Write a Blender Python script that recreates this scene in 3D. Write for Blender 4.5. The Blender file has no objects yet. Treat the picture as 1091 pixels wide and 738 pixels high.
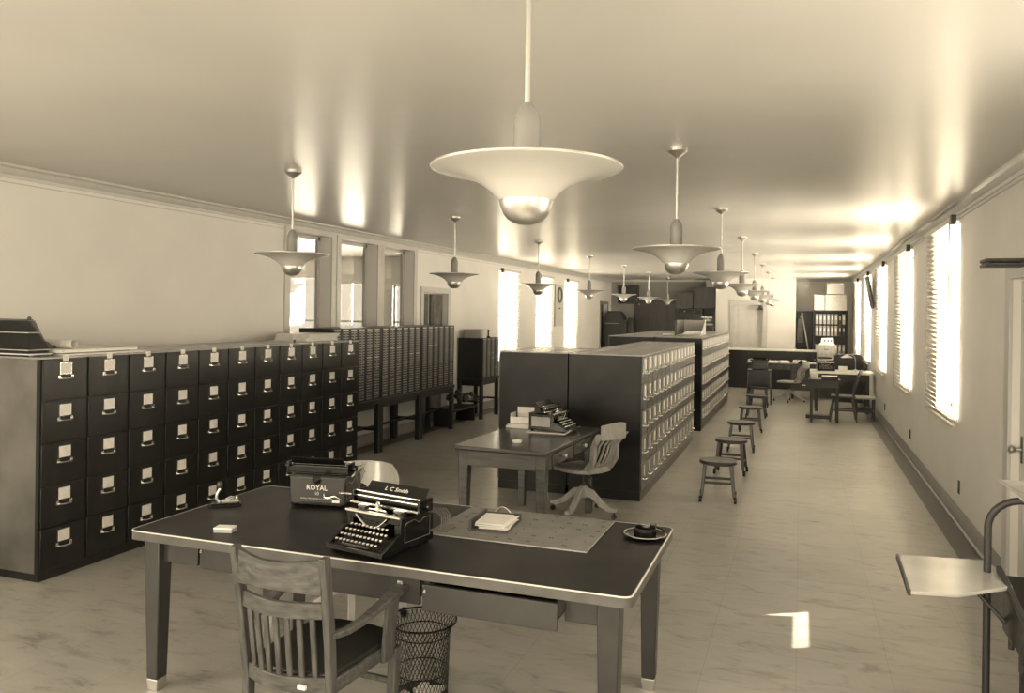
import bpy, bmesh, math, random
from mathutils import Vector, Matrix, Euler
random.seed(7)
PI = math.pi
scn = bpy.context.scene
COL = scn.collection

# ------------------------------------------------------------------ materials
MATS = {}
def mat(name, v, rough=.5, metal=0., amp=.12, scale=6., stretch=(1, 1, 1), bump=0., spec=.5, coat=0., trans=0.):
    m = bpy.data.materials.new(name); m.use_nodes = True
    nt = m.node_tree; N = nt.nodes; L = nt.links
    b = N['Principled BSDF']
    b.inputs['Roughness'].default_value = rough
    b.inputs['Metallic'].default_value = metal
    b.inputs['Specular IOR Level'].default_value = spec
    b.inputs['Coat Weight'].default_value = coat
    b.inputs['Transmission Weight'].default_value = trans
    tc = N.new('ShaderNodeTexCoord'); mp = N.new('ShaderNodeMapping'); mp.inputs['Scale'].default_value = stretch
    L.new(tc.outputs['Object'], mp.inputs['Vector'])
    nz = N.new('ShaderNodeTexNoise'); nz.inputs['Scale'].default_value = scale; nz.inputs['Detail'].default_value = 5
    L.new(mp.outputs[0], nz.inputs['Vector'])
    cr = N.new('ShaderNodeValToRGB')
    a = v * (1 - amp); c = min(1, v * (1 + amp))
    cr.color_ramp.elements[0].position = .3; cr.color_ramp.elements[1].position = .7
    t = (1, .975, .93)
    cr.color_ramp.elements[0].color = (a * t[0], a * t[1], a * t[2], 1)
    cr.color_ramp.elements[1].color = (c * t[0], c * t[1], c * t[2], 1)
    L.new(nz.outputs['Fac'], cr.inputs['Fac']); L.new(cr.outputs['Color'], b.inputs['Base Color'])
    if bump:
        bp = N.new('ShaderNodeBump'); bp.inputs['Strength'].default_value = bump; bp.inputs['Distance'].default_value = .01
        L.new(nz.outputs['Fac'], bp.inputs['Height']); L.new(bp.outputs[0], b.inputs['Normal'])
    MATS[name] = m
    return m

M_wall = mat('painted_plaster', .70, .55, amp=.035, scale=2, bump=.02)
M_ceil = mat('gloss_ceiling_paint', .60, .30, amp=.04, scale=1.2, bump=.03, spec=.38)
M_trim = mat('painted_trim', .50, .35, amp=.05)
M_trimd = mat('grey_trim', .26, .4, amp=.08)
M_doord = mat('dark_varnished_door', .055, .4, amp=.2, scale=3, stretch=(6, 6, .5))
M_doorl = mat('pale_door', .55, .4, amp=.05)
M_cab = mat('olive_steel', .013, .32, amp=.3, scale=5, spec=.38)
M_cabside = mat('painted_glare_steel_side', .24, .38, .75, amp=.25, scale=2.5)  # paler metallic tone imitates the glare on the end cabinet's side
M_cab2 = mat('grey_steel', .014, .30, amp=.6, scale=2.2, bump=.04, spec=.22)
M_cabtop = mat('steel_cabinet_top', .30, .25, amp=.12, scale=4, spec=.6)  # cabinet tops painted paler for reflected light; typewriter panel is pale itself
M_wall_shade = mat('shade_painted_alcove_plaster', .26, .6, amp=.05, scale=2)  # shade of the far-left alcove put into the wall colour
M_front = mat('drawer_front_steel', .06, .3, amp=.18, scale=5, spec=.6)
M_black = mat('black_enamel', .006, .2, amp=.2, spec=.45)
M_darkwood = mat('dark_oak', .011, .4, amp=.35, scale=4, stretch=(8, 8, 1))
M_card = mat('card_drawer_dark', .009, .5, amp=.4, scale=9)
M_cardl = mat('card_label_dull', .24, .5, amp=.6, scale=20)
M_cardb = mat('card_label_bright', .55, .5, amp=.1)
M_paper = mat('white_paper', .80, .6, amp=.05, scale=12)
M_label = mat('paper_label', .72, .5, amp=.08, scale=30)
M_chrome = mat('nickel', .75, .22, 1., amp=.05)
M_satin = mat('satin_metal', .55, .35, .9, amp=.1, scale=10)
M_woodh = mat('worn_oak_long_grain', .062, .42, amp=.5, scale=6, stretch=(1.2, 9, 9), bump=.05)
M_wood = mat('worn_oak', .062, .42, amp=.45, scale=6, stretch=(9, 9, 1.2), bump=.05)
M_woodl = mat('light_oak', .34, .36, amp=.2, scale=5, stretch=(7, 7, 1))
M_woodm = mat('brown_oak_desk', .048, .24, amp=.3, scale=4, stretch=(1, 6, 8), spec=.6)
M_lino = mat('black_linoleum_top', .012, .38, amp=.6, scale=7, bump=.02, spec=.25)
M_deskmetal = mat('grey_green_steel_desk', .030, .36, amp=.25, scale=4, spec=.45)
M_band = mat('aluminium_band', .80, .25, .8, amp=.06)
M_bandd = mat('worn_steel_band', .07, .35, 0, amp=.3, scale=9, spec=.6)
M_glint = mat('painted_edge_glint', .62, .3, 0, amp=.1)  # painted catch-light for the table's top edge
M_mech = mat('dark_nickel_parts', .16, .28, .6, amp=.2, scale=20)
M_leather = mat('black_leather', .013, .42, amp=.3, scale=14, bump=.15)
M_platen = mat('black_rubber', .014, .3, amp=.1)
M_key = mat('key_top', .62, .4, amp=.08)
M_mat = mat('desk_calendar_sheet', .20, .5, amp=.18, scale=8)
M_ink = mat('printed_ink', .02, .6, amp=.1)
M_box = mat('grey_cardboard', .33, .6, amp=.1)
M_white = mat('white_enamel', .78, .3, amp=.04)
M_bowl = mat('opal_bowl_glass', .52, .22, amp=.03)
M_socket = mat('grey_frosted_cap', .24, .4, amp=.04)
M_rod = mat('brushed_rod', .52, .3, .7, amp=.05)
M_stool = mat('stool_dark_wood', .020, .33, amp=.35, scale=7, spec=.6)
M_binder = mat('pale_binder', .42, .5, amp=.14)
M_bind2 = mat('dark_binder', .03, .5, amp=.1)
M_slot = mat('dark_brown_plate', .03, .5, amp=.1)
M_garment = mat('grey_cloth', .12, .8, amp=.3, scale=6)
M_leaf = mat('varnished_leaf', .36, .22, amp=.10, scale=4, spec=.6)
M_outside = None

def glassmat(name, gl=.10):
    m = bpy.data.materials.new(name); m.use_nodes = True
    nt = m.node_tree; N = nt.nodes; L = nt.links
    for n in list(N): N.remove(n)
    o = N.new('ShaderNodeOutputMaterial'); t = N.new('ShaderNodeBsdfTransparent'); g = N.new('ShaderNodeBsdfGlossy')
    g.inputs['Roughness'].default_value = .03; t.inputs['Color'].default_value = (.93, .93, .93, 1)
    x = N.new('ShaderNodeMixShader'); x.inputs[0].default_value = gl
    L.new(t.outputs[0], x.inputs[1]); L.new(g.outputs[0], x.inputs[2]); L.new(x.outputs[0], o.inputs[0])
    return m
M_glass = glassmat('window_glass', .10)

def slatmat():
    m = bpy.data.materials.new('blind_slat_enamel'); m.use_nodes = True
    nt = m.node_tree; N = nt.nodes; L = nt.links
    b = N['Principled BSDF']; b.inputs['Base Color'].default_value = (.80, .78, .72, 1); b.inputs['Roughness'].default_value = .4
    t = N.new('ShaderNodeBsdfTranslucent'); t.inputs['Color'].default_value = (.9, .87, .8, 1)
    x = N.new('ShaderNodeMixShader'); x.inputs[0].default_value = .30
    L.new(b.outputs[0], x.inputs[1]); L.new(t.outputs[0], x.inputs[2]); L.new(x.outputs[0], N['Material Output'].inputs[0])
    return m
M_slat = slatmat()

def floormat():
    m = bpy.data.materials.new('linoleum_tile_floor'); m.use_nodes = True
    nt = m.node_tree; N = nt.nodes; L = nt.links
    b = N['Principled BSDF']; b.inputs['Roughness'].default_value = .27
    tc = N.new('ShaderNodeTexCoord')
    sep = N.new('ShaderNodeSeparateXYZ'); L.new(tc.outputs['Object'], sep.inputs[0])
    # marbling
    mp = N.new('ShaderNodeMapping'); mp.inputs['Scale'].default_value = (2.2, 5.5, 1); mp.inputs['Rotation'].default_value = (0, 0, .25)
    L.new(tc.outputs['Object'], mp.inputs[0])
    n1 = N.new('ShaderNodeTexNoise'); n1.inputs['Scale'].default_value = 1.6; n1.inputs['Detail'].default_value = 9; n1.inputs['Roughness'].default_value = .68; n1.inputs['Distortion'].default_value = .8
    L.new(mp.outputs[0], n1.inputs[0])
    r1 = N.new('ShaderNodeValToRGB')
    e = r1.color_ramp.elements
    e[0].position = .30; e[0].color = (.20, .19, .17, 1)
    e[1].position = .47; e[1].color = (.36, .35, .32, 1)
    k = e.new(.72); k.color = (.42, .405, .37, 1)
    L.new(n1.outputs[0], r1.inputs[0])
    # broad patches
    n2 = N.new('ShaderNodeTexNoise'); n2.inputs['Scale'].default_value = .9; n2.inputs['Detail'].default_value = 3
    L.new(tc.outputs['Object'], n2.inputs[0])
    r2 = N.new('ShaderNodeMapRange'); r2.inputs[1].default_value = .3; r2.inputs[2].default_value = .7; r2.inputs[3].default_value = .85; r2.inputs[4].default_value = 1.12
    L.new(n2.outputs[0], r2.inputs[0])
    mul = N.new('ShaderNodeMixRGB'); mul.blend_type = 'MULTIPLY'; mul.inputs[0].default_value = 1
    L.new(r1.outputs[0], mul.inputs[1]); L.new(r2.outputs[0], mul.inputs[2])
    n4 = N.new('ShaderNodeTexNoise'); n4.inputs['Scale'].default_value = 5.5; n4.inputs['Detail'].default_value = 8; n4.inputs['Roughness'].default_value = .75
    mp4 = N.new('ShaderNodeMapping'); mp4.inputs['Scale'].default_value = (.7, 1.6, 1); mp4.inputs['Rotation'].default_value = (0, 0, -.3); L.new(tc.outputs['Object'], mp4.inputs[0]); L.new(mp4.outputs[0], n4.inputs[0])
    r4 = N.new('ShaderNodeMapRange'); r4.inputs[1].default_value = .60; r4.inputs[2].default_value = .72; r4.inputs[3].default_value = 1; r4.inputs[4].default_value = .62
    L.new(n4.outputs[0], r4.inputs[0])
    m4 = N.new('ShaderNodeMixRGB'); m4.blend_type = 'MULTIPLY'; m4.inputs[0].default_value = 1
    L.new(mul.outputs[0], m4.inputs[1]); L.new(r4.outputs[0], m4.inputs[2]); mul = m4
    # joints
    br = N.new('ShaderNodeTexBrick'); br.offset = 0; br.inputs['Scale'].default_value = 1
    br.inputs['Brick Width'].default_value = .46; br.inputs['Row Height'].default_value = .46; br.inputs['Mortar Size'].default_value = .003
    br.inputs['Color1'].default_value = (1, 1, 1, 1); br.inputs['Color2'].default_value = (.93, .93, .93, 1); br.inputs['Mortar'].default_value = (.80, .80, .80, 1)
    L.new(tc.outputs['Object'], br.inputs[0])
    m2 = N.new('ShaderNodeMixRGB'); m2.blend_type = 'MULTIPLY'; m2.inputs[0].default_value = 1
    L.new(mul.outputs[0], m2.inputs[1]); L.new(br.outputs[0], m2.inputs[2])
    # dark border course along the right and left walls
    g = N.new('ShaderNodeMath'); g.operation = 'GREATER_THAN'; g.inputs[1].default_value = 1.17; L.new(sep.outputs[0], g.inputs[0])
    l = N.new('ShaderNodeMath'); l.operation = 'LESS_THAN'; l.inputs[1].default_value = -5.3; L.new(sep.outputs[0], l.inputs[0])
    mx = N.new('ShaderNodeMath'); mx.operation = 'MAXIMUM'; L.new(g.outputs[0], mx.inputs[0]); L.new(l.outputs[0], mx.inputs[1])
    m3 = N.new('ShaderNodeMixRGB'); m3.blend_type = 'MULTIPLY'; m3.inputs[2].default_value = (.22, .22, .22, 1)
    L.new(mx.outputs[0], m3.inputs[0]); L.new(m2.outputs[0], m3.inputs[1])
    L.new(m3.outputs[0], b.inputs['Base Color'])
    r3 = N.new('ShaderNodeMapRange'); r3.inputs[3].default_value = .22; r3.inputs[4].default_value = .42
    L.new(n1.outputs[0], r3.inputs[0]); L.new(r3.outputs[0], b.inputs['Roughness'])
    return m
M_floor = floormat()

# ------------------------------------------------------------------ mesh helper
class MB:
    def __init__(s): s.bm = bmesh.new(); s.mi = 0; s.M = Matrix.Identity(4)
    def _v(s, vs): return [s.bm.verts.new(s.M @ Vector(v)) for v in vs]
    def _f(s, v):
        try:
            f = s.bm.faces.new(v); f.material_index = s.mi
        except ValueError: pass
    def hexa(s, p):
        v = s._v(p)
        for q in ((0, 3, 2, 1), (4, 5, 6, 7), (0, 1, 5, 4), (1, 2, 6, 5), (2, 3, 7, 6), (3, 0, 4, 7)): s._f([v[i] for i in q])
        return s
    def box(s, x0, x1, y0, y1, z0, z1):
        return s.hexa([(x0, y0, z0), (x1, y0, z0), (x1, y1, z0), (x0, y1, z0), (x0, y0, z1), (x1, y0, z1), (x1, y1, z1), (x0, y1, z1)])
    def bar(s, a, b, w, h, up=(0, 0, 1), w2=None, h2=None):
        a = Vector(a); b = Vector(b); d = (b - a).normalized(); u = Vector(up)
        if abs(d.dot(u)) > .95: u = Vector((0, 1, 0))
        sx = d.cross(u).normalized(); sy = sx.cross(d).normalized()
        w2 = w if w2 is None else w2; h2 = h if h2 is None else h2
        P = []
        for c, ww, hh in ((a, w, h), (b, w2, h2)):
            for i, j in ((-1, -1), (1, -1), (1, 1), (-1, 1)): P.append(c + sx * ww / 2 * i + sy * hh / 2 * j)
        return s.hexa(P)
    def rings(s, R, cap=True, closed=False):
        n = len(R[0]); V = [s._v(r) for r in R]
        for i in range(len(V) - (0 if closed else 1)):
            A = V[i]; B = V[(i + 1) % len(V)]
            for k in range(n): s._f([A[k], A[(k + 1) % n], B[(k + 1) % n], B[k]])
        if cap and not closed: s._f(V[0][::-1]); s._f(V[-1])
        return s
    def tube(s, pts, r, n=10, closed=False, r2=None):
        pts = [Vector(p) for p in pts]; R = []; m = len(pts); u = None
        for i, p in enumerate(pts):
            if closed: d = pts[(i + 1) % m] - pts[i - 1]
            else: d = pts[min(i + 1, m - 1)] - pts[max(i - 1, 0)]
            d.normalize()
            if u is None:
                u = Vector((0, 0, 1)) if abs(d.z) < .9 else Vector((1, 0, 0))
            u = (u - d * u.dot(d)).normalized(); w = d.cross(u)
            rr = r if r2 is None else r + (r2 - r) * i / (m - 1)
            R.append([p + (u * math.cos(2 * PI * k / n) + w * math.sin(2 * PI * k / n)) * rr for k in range(n)])
        return s.rings(R, True, closed)
    def cyl(s, a, b, r, r2=None, n=16): return s.tube([a, b], r, n, r2=r2 if r2 is not None else r)
    def lathe(s, prof, n=32, c=(0, 0, 0), cap=True):
        R = [[(c[0] + r * math.cos(2 * PI * k / n), c[1] + r * math.sin(2 * PI * k / n), c[2] + z) for k in range(n)] for r, z in prof]
        return s.rings(R, cap)
    def prism(s, poly, ax, a, b):      # poly in the two other axes
        def P(u, v, t):
            return {'x': (t, u, v), 'y': (u, t, v), 'z': (u, v, t)}[ax]
        return s.rings([[P(u, v, a) for u, v in poly], [P(u, v, b) for u, v in poly]])
    def sweep(s, pts, w, h):           # flat strip swept on a path in plan; w across (horizontal), h vertical
        R = []; pts = [Vector(p) for p in pts]; m = len(pts)
        for i, p in enumerate(pts):
            d = pts[min(i + 1, m - 1)] - pts[max(i - 1, 0)]; d.z = 0; d.normalize(); q = Vector((-d.y, d.x, 0))
            ww = w[i] if isinstance(w, (list, tuple)) else w; hh = h[i] if isinstance(h, (list, tuple)) else h
            R.append([p - q * ww / 2 - Vector((0, 0, hh / 2)), p + q * ww / 2 - Vector((0, 0, hh / 2)), p + q * ww / 2 + Vector((0, 0, hh / 2)), p - q * ww / 2 + Vector((0, 0, hh / 2))])
        return s.rings(R)
    def build(s, name, m, parent=None, bevel=0., loc=None, seg=2, smooth=True):
        bmesh.ops.recalc_face_normals(s.bm, faces=s.bm.faces)
        me = bpy.data.meshes.new(name); s.bm.to_mesh(me); s.bm.free()
        for q in (m if isinstance(m, (list, tuple)) else [m]): me.materials.append(q)
        if smooth:
            me.shade_smooth(); me.set_sharp_from_angle(angle=math.radians(35))
        o = bpy.data.objects.new(name, me); COL.objects.link(o)
        if parent: o.parent = parent
        if loc: o.location = loc
        if bevel:
            b = o.modifiers.new('bevel', 'BEVEL'); b.width = bevel; b.segments = seg; b.limit_method = 'ANGLE'
        return o

def tag(o, label, cat, group=None, kind=None):
    if label: o['label'] = label
    if cat: o['category'] = cat
    if group: o['group'] = group
    if kind: o['kind'] = kind
    return o
def thing(name, label, cat, loc=(0, 0, 0), rz=0, group=None):
    o = bpy.data.objects.new(name, None); COL.objects.link(o); o.empty_display_size = .1
    o.location = loc; o.rotation_euler = (0, 0, rz)
    return tag(o, label, cat, group)
KIDS = {}
def kids(o): return [c for c in bpy.data.objects if c.parent == o]
def tree(o): return (o, [tree(c) for c in kids(o)])
def copy_tree(t, parent=None):
    o, ch = t; c = o.copy(); COL.objects.link(c); c.parent = parent
    for k in ch: copy_tree(k, c)
    return c
def dup(t, loc, rz, label, group=None):
    c = copy_tree(t); c.location = loc; c.rotation_euler = (0, 0, rz); c['label'] = label
    if group: c['group'] = group
    return c
def struct(o):
    o['kind'] = 'structure'; return o
def text_mesh(name, body, size, m, parent, loc, rot, shear=0., width=1.):
    cu = bpy.data.curves.new(name, 'FONT'); cu.body = body; cu.size = size; cu.extrude = .0004; cu.align_x = 'CENTER'; cu.align_y = 'CENTER'; cu.shear = shear
    cu.resolution_u = 2
    t = bpy.data.objects.new(name + '_curve', cu); COL.objects.link(t)
    bpy.context.view_layer.update()
    me = bpy.data.meshes.new_from_object(t.evaluated_get(bpy.context.evaluated_depsgraph_get()))
    bpy.data.objects.remove(t); bpy.data.curves.remove(cu)
    me.materials.clear(); me.materials.append(m)
    o = bpy.data.objects.new(name, me); COL.objects.link(o); o.parent = parent; o.location = loc; o.rotation_euler = rot; o.scale = (width, 1, 1)
    return o
ORD = ['', 'first', 'second', 'third', 'fourth', 'fifth', 'sixth', 'seventh', 'eighth', 'ninth', 'tenth', 'eleventh', 'twelfth', 'thirteenth', 'fourteenth', 'fifteenth', 'sixteenth', 'seventeenth', 'eighteenth', 'nineteenth', 'twentieth']

# ------------------------------------------------------------------ room shell
XR, XL, YN, YF, ZC = 1.36, -5.6, -4.5, 24.6, 2.90
struct(MB().box(-10.4, 1.6, YN - .2, YF + .2, -.1, 0).build('floor', M_floor))
struct(MB().box(-10.4, 1.6, YN - .2, YF + .2, ZC, ZC + .1).build('ceiling', M_ceil))

def wall_x(name, x0, x1, y0, y1, ops, m=M_wall, z0=0, z1=ZC):
    b = MB(); ys = y0
    for (a, c, lo, hi) in sorted(ops):
        if a > ys: b.box(x0, x1, ys, a, z0, z1)
        if lo > z0: b.box(x0, x1, a, c, z0, lo)
        if hi < z1: b.box(x0, x1, a, c, hi, z1)
        ys = c
    b.box(x0, x1, ys, y1, z0, z1)
    return struct(b.build(name, m, smooth=False))
def wall_y(name, y0, y1, x0, x1, ops, m=M_wall, z0=0, z1=ZC):
    b = MB(); xs = x0
    for (a, c, lo, hi) in sorted(ops):
        if a > xs: b.box(xs, a, y0, y1, z0, z1)
        if lo > z0: b.box(a, c, y0, y1, z0, lo)
        if hi < z1: b.box(a, c, y0, y1, hi, z1)
        xs = c
    b.box(xs, x1, y0, y1, z0, z1)
    return struct(b.build(name, m, smooth=False))

RWIN = [(8.27, 9.92), (11.50, 13.15), (14.85, 16.5), (18.15, 19.8), (21.35, 22.9)]
WZ = (.92, 2.72)
REARW = [(1.0, 2.6), (-3.4, -1.8)]
DOORR = (5.48, 6.30)
wall_x('wall_right', XR, XR + .2, YN, YF, [(a, b - .42, WZ[0], WZ[1]) for a, b in RWIN] + [(a, b, WZ[0], WZ[1]) for a, b in [(-.6, 1.05), (2.0, 3.6), (-3.6, -2)]] + [(DOORR[0], DOORR[1], 0, 2.12)])
LWIN = [(14.72, 15.75), (17.1, 18.15), (19.4, 20.45)]
OPN = [(7.86, 8.73), (8.94, 9.90), (10.08, 11.02)]
LDOOR = (11.36, 12.28)
FDOOR = (23.2, 24.1)
wall_x('wall_left', XL - .2, XL, YN, YF, [(a, b, .88, 2.66) for a, b in LWIN] + [(a, b, 1.0, 2.76) for a, b in OPN] + [(LDOOR[0], LDOOR[1], 0, 2.14), (FDOOR[0], FDOOR[1], 0, 2.12), (-3.5, -1.9, .9, 2.66), (-.8, .9, .9, 2.66)])
wall_y('wall_rear', YN - .2, YN, XL - .2, XR + .2, [(-4.9, -3.1, .9, 2.66), (-2.4, -.6, .9, 2.66), (0, 1.1, .9, 2.66)])
wall_y('wall_far_left', YF, YF + .2, XL - .2, -1.0, [(-4.75, -3.72, 0, 2.16)], M_wall_shade)
wall_y('wall_far_right', YF, YF + .2, -1.0, XR + .2, [])
# projecting chimney-like block with the pale door, flush to the ceiling
wall_y('wall_far_block', 23.75, YF, -2.32, -.14, [(-1.80, -1.02, 0, 2.14)])
wall_x('wall_neighbour', -10.4, -10.2, 4.8, 13.8, [])
ENDW = [(-10.1, -8.90, .9, 2.52), (-8.72, -7.74, .9, 2.40), (-7.46, -6.90, .9, 2.35)]
wall_y('wall_neighbour_far', 13.8, 14.0, -10.4, XL - .2, ENDW)
wall_y('wall_neighbour_near', 4.6, 4.8, -10.4, XL - .2, [])

# crown moulding, baseboards
def crown(name, x, s, y0, y1):
    P = [(x, 2.80), (x + s * .012, 2.80), (x + s * .018, 2.825), (x + s * .03, 2.835), (x + s * .045, 2.87), (x + s * .075, 2.882), (x + s * .08, ZC - .001), (x, ZC - .001)]
    b = MB(); b.prism(P, 'y', y0, y1); b.box(min(x, x + s * .01), max(x, x + s * .01), y0, y1, 2.765, 2.772)
    struct(b.build(name, M_trim))
crown('trim_1', XR, -1, YN, YF); crown('trim_2', XL, 1, YN, YF)
b = MB(); b.box(XL, -2.32, YF - .05, YF, 2.84, ZC - .001); struct(b.build('trim_3', M_trim))
b = MB(); b.box(-.14, XR, YF - .05, YF, 2.84, ZC - .001); struct(b.build('trim_4', M_trim))
def baseb(name, x, s, segs):
    b = MB()
    for y0, y1 in segs:
        b.prism([(x, 0), (x + s * .03, 0), (x + s * .03, .012), (x + s * .016, .02), (x + s * .016, .13), (x + s * .006, .15), (x, .15)], 'y', y0, y1)
    struct(b.build(name, M_trimd))
baseb('baseboard_right', XR, -1, [(YN, 5.35), (6.46, YF)])
baseb('baseboard_left', XL, 1, [(YN, LDOOR[0] - .1), (LDOOR[1] + .1, FDOOR[0] - .1), (FDOOR[1] + .1, YF)])

# windows on right wall + their blinds
def win_right(k, y0, y1, x, s):
    b = MB(); z0, z1 = WZ if s > 0 else (.88, 2.66)
    xo = x + s * .14
    for a, c, d, e in ((y0, y1, z0, z0 + .05), (y0, y1, z1 - .05, z1), (y0, y0 + .045, z0, z1), (y1 - .045, y1, z0, z1), (y0, y1, (z0 + z1) / 2 - .025, (z0 + z1) / 2 + .025), ((y0 + y1) / 2 - .015, (y0 + y1) / 2 + .015, z0, z1)):
        b.box(min(xo, xo + s * .04), max(xo, xo + s * .04), a, c, d, e)
    f = b.build('window_%d' % k, M_trim); struct(f)
    g = MB().box(xo + s * .018, xo + s * .022, y0, y1, z0, z1).build('pane', M_glass, f)
    sl = MB().box(min(x - s * .012, x + s * .14), max(x - s * .012, x + s * .14), y0 - .03 if s < 0 else y0, y1 + .03 if s < 0 else y1, z0 - .022, z0 + .008).build('window_sill', M_trim, f)
    return f
k = 1
for (a, c) in RWIN: win_right(k, a, c - .42, XR, 1); k += 1
for (a, c) in [(-.6, 1.05), (2.0, 3.6), (-3.6, -2)]: win_right(k, a, c, XR, 1); k += 1
for (a, c) in LWIN: win_right(k, a, c, XL, -1); k += 1

def blind(L, H, pitch, tilt, n_drop=0):
    # local: spans y 0..L, hangs down from z 0 to -H, x = 0 is the plane of slats; inner side -x
    def slats(lab, name='slats'):
        b = MB(); n = int((H - .07) / pitch)
        for i in range(n):
            z = -.06 - i * pitch; w = .026; t = tilt + random.uniform(-.05, .05)
            dx, dz = math.cos(t) * w, math.sin(t) * w
            # inner edge (-x) high, outer edge low
            nx, nz = -math.sin(t) * .003, -math.cos(t) * .003
            P = [(-dx, dz), (-dx * .3, dz * .3 - nz * 1.2), (dx * .3, -dz * .3 - nz * 1.2), (dx, -dz)]
            Q = [(p[0] + nx * .3, p[1] + nz * .3) for p in P[::-1]]
            b.prism([(p[0], z + p[1]) for p in P + Q], 'y', .012, L - .012)
        return b.build(name, M_slat)
    return slats
def make_blind(k, label, x, s, y0, y1, z0, z1, group, near_y):
    t = thing('venetian_blind', label, 'blind', (x, y0, z1), 0, group)
    L = y1 - y0; H = z1 - z0
    sl = blind(L, H, .05, s * math.radians(33))(None); sl.parent = t
    MB().box(-.028, .028, .004, L - .004, -.045, -.002).build('head_rail', M_trim, t)
    MB().box(-.02, .02, .01, L - .01, -H + .004, -H + .022).build('bottom_rail', M_trim, t, .003)
    ny = -.0 if True else 0
    b = MB(); b.box(-.045 if s > 0 else .0, 0 if s > 0 else .045, -.005, .075, -.075, .012)
    b.build('bracket', M_slot, t, .004)
    c = MB()
    for q in (.18, L - .18):
        MB().box(-.032 if s > 0 else .029, -.029 if s > 0 else .032, q - .012, q + .012, -H + .01, -.04).build('ladder_tape', M_trim, t)
    cd = MB(); xx = -.035 * s
    cd.tube([(xx, .12, -.04), (xx, .122, -.5), (xx, .13, -.95), (xx, .15, -1.02), (xx, .165, -.95), (xx, .16, -.5), (xx, .155, -.04)], .0035, 5)
    cd.build('cord', M_box, t)
    return t
names = ['nearest', 'second nearest', 'third', 'fourth', 'farthest']
for i, (a, c) in enumerate(RWIN):
    make_blind(i, 'white venetian blind in the right wall, %s of five' % (names[i] if i in (0, 1, 4) else names[i] + ' from the near end'), XR - .045, 1, a - .07, c, WZ[0] - .07, WZ[1] + .06, 'blinds of the right wall', 0)
for i, (a, c) in enumerate(LWIN):
    make_blind(i, 'white venetian blind in the left wall, %s' % ['nearest of three', 'middle of three', 'farthest of three'][i], XL + .045, -1, a - .02, c + .10, .88, 2.70, 'blinds of the left wall', 0)

# interior glazed openings of the left wall
for i, (a, c) in enumerate(OPN):
    b = MB()
    for (p, q, r, t_) in ((a - .10 if i == 0 else a - .09, a + .0, .9, 2.86), (c, c + .10, .9, 2.86), (a, c, 2.76, 2.86), (a, c, .92, 1.0)):
        b.box(XL, XL + .018, p, q, r, t_)
    b.box(XL - .2, XL - .16, a, c, 1.0, 1.05); b.box(XL - .2, XL - .16, a, c, 2.72, 2.76); b.box(XL - .2, XL - .16, a, a + .03, 1, 2.76); b.box(XL - .2, XL - .16, c - .05, c, 1, 2.76)
    f = struct(b.build('window_%d' % k, M_trim)); k += 1
    MB().box(XL - .182, XL - .178, a, c, 1.0, 2.76).build('pane', M_glass, f)
for (a, c, lo, hi) in ENDW:
    b = MB()
    for p, q, r, t_ in ((a, c, lo, lo + .04), (a, c, hi - .04, hi), (a, a + .04, lo, hi), (c - .04, c, lo, hi), (a, c, 1.6, 1.64)): b.box(p, q, 13.86, 13.9, r, t_)
    f = struct(b.build('window_%d' % k, M_trim)); k += 1
    MB().box(a, c, 13.88, 13.884, lo, hi).build('pane', M_glass, f)
for (a, c) in ((-4.9, -3.1), (-2.4, -.6), (0, 1.1)):
    b = MB()
    for p, q, r, t_ in ((a, c, .9, .95), (a, c, 2.61, 2.66), (a, a + .05, .9, 2.66), (c - .05, c, .9, 2.66), (a, c, 1.75, 1.8)): b.box(p, q, YN - .16, YN - .12, r, t_)
    f = struct(b.build('window_%d' % k, M_trim)); k += 1
    MB().box(a, c, YN - .142, YN - .138, .9, 2.66).build('pane', M_glass, f)
for (a, c) in ((-3.5, -1.9), (-.8, .9)):
    b = MB()
    for p, q, r, t_ in ((a, c, .9, .95), (a, c, 2.61, 2.66), (a, a + .05, .9, 2.66), (c - .05, c, .9, 2.66)): b.box(XL - .16, XL - .12, p, q, r, t_)
    f = struct(b.build('window_%d' % k, M_trim)); k += 1

# doors
def casing(b, x0, x1, a, c, h, w=.11):
    b.box(x0, x1, a - w, a, 0, h + w); b.box(x0, x1, c, c + w, 0, h + w); b.box(x0, x1, a, c, h, h + w)
# door 1: left wall double leaf, slightly ajar
b = MB(); casing(b, XL, XL + .02, LDOOR[0], LDOOR[1], 2.14, .09)
d = struct(b.build('door_1', M_trim))
for s, (a, c) in enumerate(((LDOOR[0], 11.75), (11.85, LDOOR[1]))):
    q = MB(); q.box(XL - .13, XL - .09, a, c, .01, 2.12); q.box(XL - .09, XL - .08, a + .05, c - .06, 1.2, 2.0); q.box(XL - .09, XL - .08, a + .05, c - .06, .15, 1.0)
    q.build('door_leaf', M_garment, d)
# door 2: dark doorway at the far end of the left wall
b = MB(); casing(b, XL, XL + .02, FDOOR[0], FDOOR[1], 2.12, .09); d = struct(b.build('door_2', M_trimd))
q = MB(); q.box(XL - .17, XL - .13, FDOOR[0], FDOOR[1], .01, 2.12); q.box(XL - .13, XL - .12, FDOOR[0] + .12, FDOOR[1] - .12, 1.1, 2.0); q.box(XL - .13, XL - .12, FDOOR[0] + .12, FDOOR[1] - .12, .2, .95)
q.build('door_leaf', M_doord, d)
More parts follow.
